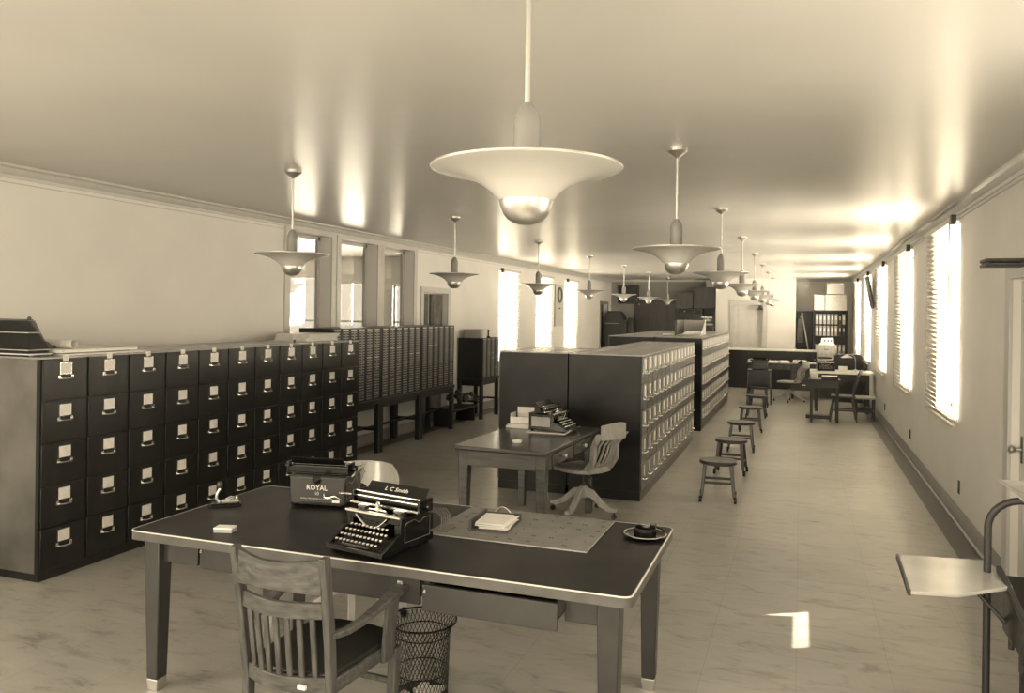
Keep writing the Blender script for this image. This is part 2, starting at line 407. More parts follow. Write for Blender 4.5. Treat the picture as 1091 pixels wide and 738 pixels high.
# door 3: far wall, dark
b = MB()
for p in ((-4.87, -4.75, 0, 2.28), (-3.72, -3.60, 0, 2.28), (-4.75, -3.72, 2.16, 2.28)): b.box(p[0], p[1], YF - .03, YF, p[2], p[3])
d = struct(b.build('door_3', M_doord))
q = MB(); q.box(-4.75, -3.72, YF + .03, YF + .07, .01, 2.16)
for p in ((-4.62, -3.85, 1.15, 2.03), (-4.62, -3.85, .15, 1.0)): q.box(p[0], p[1], YF + .018, YF + .03, p[2], p[3])
q.build('door_leaf', M_doord, d)
# door 4: pale door in the block
b = MB()
for p in ((-1.92, -1.80, 0, 2.27), (-1.02, -.90, 0, 2.27), (-1.80, -1.02, 2.14, 2.27)): b.box(p[0], p[1], 23.72, 23.75, p[2], p[3])
d = struct(b.build('door_4', M_trim))
q = MB(); Y = 23.83
q.box(-1.80, -1.70, Y, Y + .04, .01, 2.14); q.box(-1.12, -1.02, Y, Y + .04, .01, 2.14); q.box(-1.70, -1.12, Y, Y + .04, 2.02, 2.14); q.box(-1.70, -1.12, Y, Y + .04, .01, .2); q.box(-1.70, -1.12, Y + .02, Y + .04, .2, 2.02)
q.build('door_leaf', M_doorl, d, .004)
MB().box(-1.55, -1.27, Y - .005, Y + .02, 1.0, 1.07).build('letter_plate', M_satin, d)
q = MB(); q.lathe([(.0, 0), (.026, .004), (.03, .02), (.018, .035), (.01, .05), (.02, .055)], 14); q.build('door_knob', M_satin, d, loc=(-1.75, Y - .055, 1.0)).rotation_euler = (-PI / 2, 0, 0)
# door 5: right wall, near, glazed
b = MB(); x0, x1 = XR - .022, XR
b.box(x0, x1, DOORR[0] - .12, DOORR[0], 0, 2.24); b.box(x0, x1, DOORR[1], DOORR[1] + .13, 0, 2.24); b.box(x0, x1, DOORR[0], DOORR[1], 2.12, 2.24)
b.box(XR - .012, XR, DOORR[1] + .13, DOORR[1] + .15, 0, 2.26)
d = struct(b.build('door_5', M_trim, bevel=.003))
q = MB(); X = XR + .05
for p in ((DOORR[0], DOORR[0] + .11, .01, 2.11), (DOORR[1] - .12, DOORR[1], .01, 2.11), (DOORR[0] + .11, DOORR[1] - .12, .01, .25), (DOORR[0] + .11, DOORR[1] - .12, .86, 1.0), (DOORR[0] + .11, DOORR[1] - .12, 1.98, 2.11)):
    q.box(X, X + .04, p[0], p[1], p[2], p[3])
q.box(X + .012, X + .03, DOORR[0] + .1, DOORR[1] - .1, .24, .87)
q.build('door_leaf', M_doorl, d)
MB().box(X + .018, X + .022, DOORR[0] + .11, DOORR[1] - .12, 1.0, 1.98).build('pane', M_glass, d)
q = MB(); q.box(X - .004, X, 6.215, 6.255, .88, 1.06); q.build('lock_plate', M_slot, d)
q = MB(); q.lathe([(.012, 0), (.011, .035), (.02, .045), (.029, .06), (.028, .072), (.016, .082), (.002, .084)], 18); o = q.build('door_knob', M_satin, d, loc=(X, 6.235, .97)); o.rotation_euler = (0, -PI / 2, 0)
# shade on the door glass: leaves a narrow gap below and a sliver at the near side
q = MB(); q.M = Matrix.Translation((XR + .044, 5.6, 1.06)); q.hexa([(0, -.03, 0), (.003, -.03, 0), (.003, .49, 0), (0, .49, 0), (0, -.03, .22), (.003, -.03, .22), (.003, .60, .22), (0, .60, .22)]); q.box(0, .003, -.03, .60, .22, .94)
q.build('shade_fabric', M_trim, d)
MB().cyl((XR + .044, 5.595, 1.975), (XR + .044, 6.18, 1.975), .012).build('shade_roller', M_woodl, d)

# ------------------------------------------------------------------ wall bits
for i, (y, w) in enumerate(((8.15, 'nearest of three, beyond the right door'), (11.57, 'middle of three'), (14.9, 'farthest of three'))):
    t = thing('wall_outlet', 'dark outlet plate low on the right wall, ' + w, 'outlet', (XR, y, .33), 0, 'outlets of the right wall')
    MB().box(-.008, 0, -.035, .035, -.06, .06).build('plate', M_slot, t, .003)
    q = MB(); q.box(-.011, -.008, -.015, .015, .012, .04); q.box(-.011, -.008, -.015, .015, -.04, -.012); q.build('socket', M_black, t)
t = thing('projecting_sign_board', 'dark double-edged board sticking out of the wall above the right door', 'sign', (XR, 5.95, 2.17))
MB().box(-.25, 0, -.10, .10, .045, .065).build('upper_board', M_slot, t, .003)
MB().box(-.25, 0, -.10, .10, .015, .032).build('lower_board', M_slot, t, .003)
MB().box(-.24, -.225, -.09, .09, .03, .048).build('spacer', M_slot, t)
t = thing('hanging_picture', 'dark framed picture hanging tilted between right wall blinds', 'picture', (XR - .01, 17.0, 2.02))
q = MB(); q.hexa([(-.03, 0, 0), (0, 0, 0), (0, .75, 0), (-.03, .75, 0), (-.14, 0, .62), (-.11, 0, .62), (-.11, .75, .62), (-.14, .75, .62)]); q.build('frame', M_slot, t)
q = MB(); q.hexa([(-.037, .05, .05), (-.03, .05, .05), (-.03, .7, .05), (-.037, .7, .05), (-.134, .05, .57), (-.127, .05, .57), (-.127, .7, .57), (-.134, .7, .57)]); q.build('picture_face', M_doord, t)
t = thing('wall_calendar', 'tall pale calendar with a wreath hung between left wall windows', 'calendar', (XL, 18.5, 1.52))
MB().box(.0, .012, 0, .7, 0, 1.02).build('sheet', M_trim, t)
q = MB(); q.tube([(.02, .38 + .16 * math.cos(a * PI / 8), .76 + .17 * math.sin(a * PI / 8)) for a in range(16)], .03, 6, True); q.build('wreath', M_garment, t)
q = MB(); q.box(.012, .016, .33, .47, .42, .45); q.build('printed_mark', M_ink, t)
MB().box(-.0, .018, -.02, -.0, -.01, 1.03).build('edge_strip', M_garment, t)

# ------------------------------------------------------------------ filing cabinets
def file_cabinet(W, D, H, plinth, zs, dh, lab, han, mbody, mfront, label, mside=None):
    # faces +x; origin at base centre of the front edge; width along y
    t = thing('filing_cabinet', label, 'filing cabinet')
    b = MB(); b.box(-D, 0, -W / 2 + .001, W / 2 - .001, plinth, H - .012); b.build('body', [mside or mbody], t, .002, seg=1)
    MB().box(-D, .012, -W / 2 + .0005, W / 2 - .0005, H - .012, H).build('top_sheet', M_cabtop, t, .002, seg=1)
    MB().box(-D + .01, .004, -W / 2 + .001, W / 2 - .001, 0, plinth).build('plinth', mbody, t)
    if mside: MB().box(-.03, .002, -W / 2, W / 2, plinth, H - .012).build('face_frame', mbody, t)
    for i, z in enumerate(zs):
        q = MB(); q.box(0, .014, -W / 2 + .009, W / 2 - .009, z, z + dh); dr = q.build('drawer', mfront, t, .003, seg=2)
        lz = z + dh - lab[2]
        q = MB(); q.box(.014, .019, -lab[0] / 2 - .004, lab[0] / 2 + .004, lz - lab[1] - .004, lz + .004); q.mi = 1; q.box(.019, .0205, -lab[0] / 2, lab[0] / 2, lz - lab[1], lz)
        q.build('label_holder', [M_chrome, M_label], dr)
        hz = lz - lab[1] - han[1]
        q = MB(); w = han[0] / 2
        q.box(.014, .020, -w - .006, -w + .016, hz - .010, hz + .016); q.box(.014, .020, w - .016, w + .006, hz - .010, hz + .016)
        q.tube([(.018, -w + .005, hz), (.036, -w + .012, hz - .004), (.043, -w + .03, hz - .006), (.043, w - .03, hz - .006), (.036, w - .012, hz - .004), (.018, w - .005, hz)], .0055, 6)
        q.build('handle', M_chrome if mfront is M_cab else M_band, dr)
    return t
def tagcard(t, W, H):
    q = MB(); q.box(.010, .016, -.022, .022, H - .03, H + .006); q.build('index_tag', M_label, t)
G1 = 'filing cabinets along the left wall'
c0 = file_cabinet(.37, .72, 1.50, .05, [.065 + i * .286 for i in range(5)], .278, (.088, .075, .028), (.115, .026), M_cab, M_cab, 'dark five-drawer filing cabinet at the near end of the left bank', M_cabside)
tagcard(c0, .37, 1.5)
c0.location = (-4.77, 4.135, 0); c0['group'] = G1
T = tree(c0)
for i in range(1, 11):
    w = 'dark five-drawer filing cabinet, %s from the near end of the left bank' % ORD[i + 1] if i < 10 else 'dark five-drawer filing cabinet at the far end of the left bank'
    dup(T, (-4.77, 4.135 + .37 * i, 0), 0, w)
# centre banks
G2 = 'narrow drawer cabinets of the middle bank facing the aisle'
zs = [.10 + i * .264 for i in range(5)]
c1 = file_cabinet(.291, .74, 1.44, .09, zs, .258, (.046, .10, .022), (.15, .028), M_cab2, M_front, 'grey narrow-drawer cabinet at the near end of the middle bank, facing the aisle')
c1.location = (-1.475, 7.85 + .1455, 0); c1['group'] = G2
T1 = tree(c1)
for i in range(1, 14):
    w = 'grey narrow-drawer cabinet, %s from the near end of the middle bank, facing the aisle' % ORD[i + 1] if i < 13 else 'grey narrow-drawer cabinet at the far end of the middle bank, facing the aisle'
    dup(T1, (-1.475, 7.85 + .1455 + .291 * i, 0), 0, w)
for i in range(17):
    w = 'grey narrow-drawer cabinet, %s from the near end of the rear bank, facing the aisle' % ORD[i + 1]
    c = dup(T1, (-1.475, 12.95 + .1455 + .291 * i, 0), 0, w, 'narrow drawer cabinets of the rear bank facing the aisle'); c.scale = (1, 1, 1.03)
for i in range(4):
    c = dup(T1, (-2.97, 7.87 + .1455 + .291 * i, 0), PI, 'grey cabinet backing the middle bank, %s from its near end' % ORD[i + 1], 'cabinets backing the middle bank')
for i in range(17):
    c = dup(T1, (-2.97, 12.95 + .1455 + .291 * i, 0), PI, 'grey cabinet backing the rear bank, %s from its near end' % ORD[i + 1], 'cabinets backing the rear bank'); c.scale = (1, 1, 1.03)

# card index cabinets on stands
def card_stand(name, L, D, label, cat, loc, group=None):
    t = thing(name, label, cat, loc, 0, group)     # origin floor, back-left; x 0..D, y 0..L
    z = .70
    q = MB(); q.box(-.005, D + .012, .0, L, z - .05, z); q.build('stand_top', M_darkwood, t, .004)
    for (x, y) in ((.03, .035), (.03, L - .035), (D - .03, .035), (D - .03, L - .035)):
        MB().box(x - .03, x + .03, y - .03, y + .03, 0, z - .05).build('leg', M_darkwood, t, .003)
    q = MB(); q.box(.02, D - .02, .03, .05, z - .13, z - .05); q.box(.02, D - .02, L - .05, L - .03, z - .13, z - .05); q.box(D - .05, D - .03, .03, L - .03, z - .12, z - .05); q.build('apron', M_darkwood, t)
    q = MB(); q.bar((.03, .035, .30), (D - .03, .035, .30), .02, .03); q.bar((.03, L - .035, .30), (D - .03, L - .035, .30), .02, .03); q.bar((D / 2, .03, .30), (D / 2, L - .03, .30), .02, .03); q.build('stretcher', M_darkwood, t)
    return t
proto_dr = {}
def card_cabinet(L, D, H, cols, rows, label, cat, loc, group=None):
    t = thing('card_index_cabinet', label, cat, loc, 0, group)
    m = .012
    q = MB(); q.box(0, D - .02, 0, L, 0, H); q.box(D - .02, D, 0, m, 0, H); q.box(D - .02, D, L - m, L, 0, H); q.box(D - .02, D, 0, L, H - m, H); q.box(D - .02, D, 0, L, 0, m)
    pw = (L - 2 * m) / cols; ph = (H - 2 * m) / rows
    for c in range(1, cols): q.box(D - .02, D + .001, m + c * pw - .006, m + c * pw + .006, m, H - m)
    q.build('body', M_darkwood, t)
    key = (round(pw, 3), round(ph, 3))
    def front(bright):
        q = MB(); q.box(-.012, .004, -pw / 2 + .012, pw / 2 - .012, .002, ph - .002); q.mi = 1; q.box(.004, .0065, -.062, .062, ph * .42, ph * .86)
        q.mi = 2; q.cyl((.004, .0, ph * .2), (.012, 0, ph * .2), .0045, n=6)
        return q
    me = None; o0 = front(0).build('drawer', [M_card, M_cardl, M_satin], t, smooth=False); mesh_d = o0.data
    o1 = front(1).build('drawer', [M_card, M_cardb, M_satin], t, smooth=False); mesh_b = o1.data
    n = 0; rest = MB(); first = {0: o0, 1: o1}
    brights = {(rows - 1, c) for c in range(cols)} | {(rows - 9, 1), (rows - 9, 2), (rows - 12, cols - 1), (rows - 12, cols - 2), (rows - 18, 3)}
    for r in range(rows - 1, -1, -1):
        for c in range(cols):
            pos = (D, m + (c + .5) * pw, m + r * ph); br = 1 if (r, c) in brights else 0
            if n < 100:
                if first[br] is not None: o = first[br]; first[br] = None
                else:
                    o = bpy.data.objects.new('drawer', mesh_b if br else mesh_d); COL.objects.link(o); o.parent = t
                o.location = pos
            else:
                rest.M = Matrix.Translation(pos); rest.mi = 0; rest.box(-.012, .004, -pw / 2 + .012, pw / 2 - .012, .002, ph - .002); rest.mi = 1; rest.box(.004, .0065, -.062, .062, ph * .42, ph * .86)
            n += 1
    if n > 100:
        o = rest.build('lower_drawers', [M_card, M_cardl], t, smooth=False); o['kind'] = 'stuff'
    else: rest.bm.free()
    return t
nm = ['nearest of three', 'middle of three', 'farthest of three']
for i in range(3):
    y = 8.03 + i * 1.165
    card_stand('cabinet_stand', 1.16, .46, 'dark wooden leg stand under the tall card index, ' + nm[i], 'stand', (-5.575, y, 0), 'stands of the long card index')
    card_cabinet(1.155, .45, .925, 6, 28, 'dark card index cabinet of many small drawers on leg stand, ' + nm[i], 'card cabinet', (-5.575, y + .002, .70), 'long card index along the left wall')
card_stand('cabinet_stand', .80, .46, 'dark leg stand under the short card index near the left wall window', 'stand', (-5.575, 12.7, 0))
card_cabinet(.78, .45, .69, 4, 22, 'short dark card index cabinet standing apart toward the left wall window', 'card cabinet', (-5.575, 12.71, .70))
# things on / below card cabinets
t = thing('flat_box', 'grey flat box lying on the short card index cabinet', 'box', (-5.5, 12.78, 1.39))
MB().box(0, .3, 0, .4, 0, .13).build('box_body', M_box, t, .003); MB().box(-.005, .305, -.005, .405, .13, .15).build('lid', M_box, t, .003)
tag(MB().lathe([(.045, 0), (.05, .02), (.055, .15), (.05, .15), (.045, .01)], 18).build('paper_cup', M_paper, loc=(-5.17, 12.88, 1.39)), 'white cup standing on the short card index cabinet', 'cup')
t = thing('desk_stamp', 'small dark upright stamp beside the white cup on short card index', 'stamp', (-5.17, 13.1, 1.39))
MB().lathe([(.03, 0), (.03, .02), (.01, .03), (.01, .1), (.018, .12), (.01, .14)], 12).build('stamp_body', M_black, t); MB().box(-.1, .05, -.01, .01, .12, .13).build('stamp_arm', M_black, t)
q = MB()
for i in range(26):
    a = random.uniform(0, .38); bb = random.uniform(0, .5); r = random.uniform(.03, .06)
    q.lathe([(r * .2, -r), (r * .8, -r * .6), (r, 0), (r * .8, r * .6), (r * .2, r)], 7, (a, bb, .06 + random.uniform(0, .1)))
tag(q.build('dark_sack_pile', M_bind2, loc=(-5.55, 12.12, .3)), 'crumpled dark heap on a low shelf beside the short card index', 'cloth heap')
t = thing('low_shelf', 'low dark shelf between the long and the short card index', 'shelf', (-5.58, 11.62, 0))
MB().box(0, .42, 0, 1.0, .24, .27).build('shelf_board', M_darkwood, t, .003)
for y in (.05, .95): MB().box(.05, .38, y - .02, y + .02, 0, .24).build('side_support', M_darkwood, t)

# stuff on top of left bank
t = thing('ledger_binder', 'slanted dark stack of ledger sheets on the near end of left cabinets', 'ledger', (-4.90, 3.965, 1.50))
q = MB(); n = 34
for i in range(n):
    z = .022 + i * .0066; w = .16 * (1 - .80 * max(0, i - 4) / n); j = random.uniform(-.003, .003)
    q.mi = 1 if i in (3, 21) else 0
    q.box(-.50, 0, 0, w + j, z, z + .0050)
q.build('sheets', [M_card, M_cardb], t)
q = MB(); q.box(-.51, .01, -.005, .19, 0, .012); q.mi = 1; q.box(-.505, .008, -.003, .185, .012, .02); q.build('base_board', [M_black, M_label], t)
q = MB(); q.box(-.48, -.01, .0, .045, .247, .255); q.lathe([(.01, 0), (.014, .01), (.006, .022)], 8, (-.03, .03, .252)); q.build('top_cover', M_garment, t)
t = thing('drawing_sheets', 'white stack of large sheets lying on the near left cabinets', 'papers', (-5.45, 4.20, 1.50))
MB().box(.05, .64, .0, .70, 0, .012).build('lower_sheets', M_paper, t); MB().box(.02, .60, -.02, .66, .018, .04).build('upper_sheets', M_paper, t)
MB().box(.05, .58, .05, .6, .012, .018).build('divider_sheet', M_garment, t)
q = MB(); pts = []
for i in range(26):
    a = i / 25; ang = a * 2.6 * PI; r = .035 - .012 * a
    pts.append((-r * math.cos(ang - PI / 2), .035 + r * math.sin(ang - PI / 2)))
poly = [(.50, .004)] + [(.05, .001)] + pts
inner = [(x * .93, z * .96 + .0022) for x, z in poly][::-1]
q.prism(poly + inner, 'x', 0, .5)
tag(q.build('curled_sheet', M_paper, loc=(-5.40, 4.33, 1.541)), 'curled paper sheet on top of the white sheets by left wall', 'paper')
q = MB(); q.prism([(0, 0), (.16, 0), (.14, .03), (.10, .018), (.06, .05), (.03, .055), (0, .02)], 'x', 0, .25)
tag(q.build('crumpled_wrap', M_garment, loc=(-5.2, 4.10, 1.77)), 'crumpled dark wrapper between the slanted ledger stack and curled sheet', 'wrapper')
bpy.data.objects['crumpled_wrap'].location = (-5.30, 4.18, 1.541)
t = thing('folder_stack', 'pale stack of folders on the far end of the left cabinets', 'folders', (-5.42, 7.35, 1.50))
for i in range(5): MB().box(random.uniform(0, .02), .42 + random.uniform(-.02, .02), random.uniform(0, .03), .62, .0 + i * .016, .014 + i * .016).build('folder', M_label, t)
t = thing('tag_stand', 'small white tag on wire at the left cabinets far corner', 'tag', (-4.95, 7.05, 1.50))
q = MB(); q.cyl((0, 0, 0), (0, 0, .03), .012); q.build('tag_base', M_black, t); MB().box(-.002, .002, -.02, .02, .03, .07).build('card', M_label, t)

# ------------------------------------------------------------------ large table
def tapered(b, x, y, w0, w1, z0, z1):
    b.hexa([(x - w0 / 2, y - w0 / 2, z0), (x + w0 / 2, y - w0 / 2, z0), (x + w0 / 2, y + w0 / 2, z0), (x - w0 / 2, y + w0 / 2, z0), (x - w1 / 2, y - w1 / 2, z1), (x + w1 / 2, y - w1 / 2, z1), (x + w1 / 2, y + w1 / 2, z1), (x - w1 / 2, y + w1 / 2, z1)])
DX0, DX1, DY0, DY1, DZ = -3.02, -.585, 2.985, 4.055, .78
t = thing('office_table', 'large black-topped steel table in the foreground with metal edge and painted glint', 'table', ((DX0 + DX1) / 2, (DY0 + DY1) / 2, 0))
w, l = (DX1 - DX0) / 2, (DY1 - DY0) / 2
def rrect(w, l, r, n=5):
    P = []
    for cx, cy, a0 in ((w - r, -l + r, -PI / 2), (w - r, l - r, 0), (-w + r, l - r, PI / 2), (-w + r, -l + r, PI)):
        for i in range(n + 1): a = a0 + PI / 2 * i / n; P.append((cx + r * math.cos(a), cy + r * math.sin(a)))
    return P
q = MB(); q.prism(rrect(w - .006, l - .006, .035), 'z', DZ - .034, DZ); q.build('tabletop', M_lino, t)
q = MB(); R1 = rrect(w, l, .04); R0 = rrect(w - .007, l - .007, .036)
q.rings([[(x, y, z) for x, y in R] for R, z in ((R0, DZ - .045), (R1, DZ - .043), (R1, DZ - .004), (R0, DZ + .0015), (R0, DZ + .0002))], False, True); q.build('edge_band', M_bandd, t)
q = MB(); q.tube([(x * 1.0, y * 1.0, DZ - .002) for x, y in rrect(w - .002, l - .002, .038)], .0035, 6, True); q.build('edge_glint', M_glint, t)  # thin strip added as the painted catch-light of the band
lw = w - .10; ll = l - .09
for sx in (-1, 1):
    for sy in (-1, 1):
        q = MB(); tapered(q, sx * lw, sy * ll, .066, .092, .055, DZ - .04); lg = q.build('leg', M_deskmetal, t, .006)
        q = MB(); tapered(q, sx * lw, sy * ll, .058, .068, 0.0, .055); q.build('foot_cap', M_satin, lg, .003)
q = MB(); z0, z1 = DZ - .155, DZ - .04
for sx in (-1, 1): q.box(sx * lw - .012, sx * lw + .012, -ll + .04, ll - .04, z0, z1)
q.box(-lw + .04, lw - .04, ll - .012, ll + .012, z0, z1)
q.box(-lw + .04, lw - .04, -ll + .002, -ll + .012, z1 - .02, z1); q.box(-lw + .04, -.87, -ll - .012, -ll + .012, z0, z1); q.box(.315, .345, -ll - .010, -ll + .012, z0, z1); q.box(.935, lw - .04, -ll - .012, -ll + .012, z0, z1)
q.build('apron', M_deskmetal, t, .003)
for x0, x1, out, pull in ((-.865, -.29, -.004, False), (-.28, .31, .03, True), (.35, .93, .085, False)):
    q = MB(); y = -ll - .012 - out
    q.box(x0, x1, y, y + .02, z0 - .012, z1 - .018); q.box(x0 + .02, x0 + .03, y + .02, y + .45, z0 + .01, z1 - .03); q.box(x1 - .03, x1 - .02, y + .02, y + .45, z0 + .01, z1 - .03); q.box(x0 + .02, x1 - .02, y + .02, y + .45, z0, z0 + .01)
    dr = q.build('drawer', M_deskmetal, t, .003)
    q = MB(); cx = x0 + (x1 - x0) * (.85 if pull else .02); q.box(cx - .012 if pull else cx, cx + .012 if pull else cx + .006, y - .008, y, z1 - .05, z1 - .034); q.lathe([(.006, 0), (.008, .006), (.003, .01)], 8, (cx, y - .004, z1 - .05)); q.build('drawer_catch', M_satin, dr)

# ------------------------------------------------------------------ typewriters
def typewriter(label, loc, rz, cw=.44, model='front', ring=True):
    """faces -y; origin under centre"""
    t = thing('typewriter', label, 'typewriter', loc, rz)
    W = .30; hw = W / 2
    # frame: base, side plates, deck
    q = MB()
    q.prism([(-.20, .012), (-.20, .035), (-.10, .085), (-.075, .09), (-.075, .012)], 'x', -hw - .012, -hw + .004)
    q.prism([(-.20, .012), (-.20, .035), (-.10, .085), (-.075, .09), (-.075, .012)], 'x', hw - .004, hw + .012)
    q.box(-hw - .012, hw + .012, -.205, -.18, .012, .036)
    q.box(-hw, hw, -.18, .17, .012, .026)
    q.build('base_frame', M_black, t, .003)
    q = MB()
    for s in (-1, 1):
        x = s * hw
        q.box(x - .006, x + .006, -.075, .165, .02, .155)
    q.box(-hw, hw, .155, .167, .02, .155)
    q.box(-hw - .004, hw + .004, -.08, -.062, .125, .16)
    q.box(-hw, -hw + .03, -.075, -.06, .08, .15); q.box(hw - .03, hw, -.075, -.06, .08, .15)
    q.build('body_shell', M_deskmetal if model == 'rear' else M_black, t, .004)
    q = MB(); q.box(-hw - .006, hw + .006, -.083, -.060, .157, .163); q.box(-hw - .006, hw + .006, .10, .172, .155, .160); q.build('top_rail', M_mech, t, .002)
    q = MB(); q.box(-hw - .008, hw + .008, -.086, -.081, .156, .164); q.build('front_trim', M_band, t)
    # side panel outline
    for s in (-1, 1):
        x = s * (hw + .0075)
        q = MB(); q.tube([(x, -.045, .045), (x, .135, .045), (x, .135, .13), (x, .09, .13), (x, .06, .115), (x, .02, .135), (x, -.03, .13), (x, -.045, .12)], .0018, 5, True); q.build('side_panel_line', M_satin, t)
    # type basket arc
    q = MB(); q.tube([(-.09 + .18 * i / 12, -.089, .148 - .05 * math.sin(PI * i / 12)) for i in range(13)], .004, 6); q.build('type_basket_rim', M_chrome, t)
    q = MB()
    for i in range(28):
        a = PI * (i + .5) / 28
        q.bar((-.085 * math.cos(a), -.072, .142 - .045 * math.sin(a)), (-.03 * math.cos(a), .0, .132), .002, .004)
    q.build('type_bars', M_mech, t)
    # keyboard
    q = MB(); q.hexa([(-hw, -.185, .03), (hw, -.185, .03), (hw, -.075, .03), (-hw, -.075, .03), (-hw, -.185, .034), (hw, -.185, .034), (hw, -.075, .07), (-hw, -.075, .07)]); q.build('key_bed', M_black, t)
    q = MB(); q.cyl((0, 0, 0), (0, 0, .004), .0075, n=10); q.mi = 1; q.cyl((0, 0, .004), (0, 0, .0052), .0062, n=10); q.mi = 2; q.cyl((0, 0, -.02), (0, 0, 0), .0018, n=5)
    k0 = q.build('key', [M_chrome, M_key, M_black], t, smooth=False); first = True
    for r in range(4):
        nn = 11 if r != 3 else 10
        for c in range(nn):
            x = -.122 + c * .0225 + r * .006 * (1 if r < 3 else 1) + (0 if r < 3 else .0)
            y = -.176 + r * .026; z = .052 + r * .017
            o = k0 if first else k0.copy()
            if not first: COL.objects.link(o)
            o.location = (x, y, z); first = False
    q = MB(); q.box(-.075, .075, -.203, -.190, .040, .048); q.build('space_bar', M_darkwood, t, .003)
    # carriage
    cy = .045; cz = .195; h = cw / 2
    q = MB(); q.box(-h + .03, h - .03, cy - .05, cy + .06, .165, .172); q.box(-h + .02, -h + .032, cy - .045, cy + .055, .165, .225); q.box(h - .032, h - .02, cy - .045, cy + .055, .165, .225)
    q.box(-h + .03, h - .03, cy + .045, cy + .052, .172, .20)
    car = q.build('carriage', M_black, t, .002)
    car.location = (.03 if model == 'rear' else 0, 0, 0)
    MB().cyl((-h + .03, cy, cz), (h - .03, cy, cz), .022, n=22).build('platen', M_platen, car)
    q = MB()
    for s in (-1, 1): q.cyl((s * (h - .02), cy, cz), (s * (h + .008), cy, cz), .017, n=16)
    q.build('platen_knobs', M_black, car)
    q = MB(); q.cyl((-h + .03, cy - .028, cz + .008), (h - .03, cy - .028, cz + .008), .004, n=8); q.cyl((-h + .03, cy - .02, cz + .028), (h - .03, cy - .02, cz + .028), .004, n=8); q.cyl((-h + .03, cy + .03, cz + .018), (h - .03, cy + .03, cz + .018), .003, n=8)
    q.box(-h + .02, h - .02, cy - .055, cy - .043, .172, .180)
    q.build('paper_bail', M_chrome, car)
    q = MB(); q.hexa([(-h + .045, cy + .02, cz + .012), (h - .045, cy + .02, cz + .012), (h - .045, cy + .024, cz + .008), (-h + .045, cy + .024, cz + .008), (-h + .05, cy + .062, cz + .062), (h - .05, cy + .062, cz + .062), (h - .05, cy + .066, cz + .058), (-h + .05, cy + .066, cz + .058)]); pt = q.build('paper_table', M_black, car)
    q = MB(); q.tube([(-h + .02, cy - .02, .20), (-h - .02, cy - .045, .205), (-h - .03, cy - .075, .21)], .004, 6); q.build('return_lever', M_chrome, car)
    # ribbon spools, centre guide, end mechanism
    for s in (-1, 1):
        q = MB(); q.lathe([(.004, 0), (.028, 0), (.028, .004), (.01, .005), (.01, .014), (.028, .015), (.028, .019), (.004, .02)], 16, (s * (hw - .045), -.02, .155)); q.build('ribbon_spool', M_mech, t)
    q = MB(); q.box(-.008, .008, -.05, -.04, .155, .195); q.tube([(-.008, -.045, .195), (-.006, -.045, .204), (.006, -.045, .204), (.008, -.045, .195)], .003, 6); q.bar((-.05, -.045, .168), (.05, -.045, .168), .008, .004); q.bar((-.06, -.05, .16), (-.01, -.04, .175), .004, .004); q.bar((.06, -.05, .16), (.01, -.04, .175), .004, .004); q.build('type_guide', M_chrome, t)
    if ring:
        q = MB(); random.seed(3)
        for i in range(5): q.tube([(h - .05 + .0 * i, cy + .02 + .018 * i, .165 + .0 * i), (h + .02, cy + .03 + .018 * i, .17), (h + .045, cy + .035 + .015 * i, .15), (h + .045, cy + .035 + .015 * i, .095)], .003, 5)
        for z in (.10, .12, .14): q.tube([(h + .046, cy + .03, z), (h + .046, cy + .11, z)], .003, 5)
        q.box(h - .01, h + .055, cy + .02, cy + .13, .082, .088)
        q.build('tabulator_rack', M_mech, t)
    for sx in (-1, 1):
        for sy in (-.16, .14): MB().lathe([(.014, 0), (.016, .006), (.010, .014)], 12, (sx * (hw - .02), sy, 0)).build('rubber_foot', M_black, t)
    return t, pt
# with keyboard toward the viewer
twB, pt = typewriter('black typewriter with keyboard toward the viewer on the foreground table', (-1.775, 3.235, DZ), -.2)
text_mesh('lettering', 'L C Smith', .028, M_label, pt, (.0, .045 + .040, .195 + .0402), (math.radians(48), 0, 0), .15, 1.22)
# seen from behind
twA, pt = typewriter('typewriter turned away, its back panel with lettering toward viewer', (-2.475, 3.875, DZ), PI + .16, .40, 'rear', False)
text_mesh('lettering', 'ROYAL', .038, M_label, twA, (.0, .168, .105), (PI / 2, 0, PI))
text_mesh('lettering', '10', .026, M_satin, twA, (.0, .168, .074), (PI / 2, 0, PI))
text_mesh('lettering', 'ROYAL TYPEWRITER CO. NEW YORK', .011, M_satin, twA, (.0, .168, .046), (PI / 2, 0, PI))
MB().box(-.13, -.09, .167, .170, .03, .044).build('small_plate', M_label, twA)
q = MB(); q.tube([(-.145, .17, .05), (-.11, .185, .07), (-.07, .185, .058), (-.05, .185, .062), (-.05, .185, .082)], .004, 6); q.build('rear_lever', M_chrome, twA)
q = MB(); q.lathe([(.02, 0), (.024, .012), (.012, .022)], 14); o = q.build('rear_bell', M_black, twA, loc=(0, .165, .150)); o.rotation_euler = (-PI / 2, 0, 0)
q = MB()
for i in range(7): q.tube([(-.15 - .004 * i, -.02 + .02 * i, .16), (-.19, -.02 + .02 * i, .19), (-.205, -.01 + .015 * i, .165 - .01 * i)], .0035, 5)
q.build('side_rack', M_mech, twA)

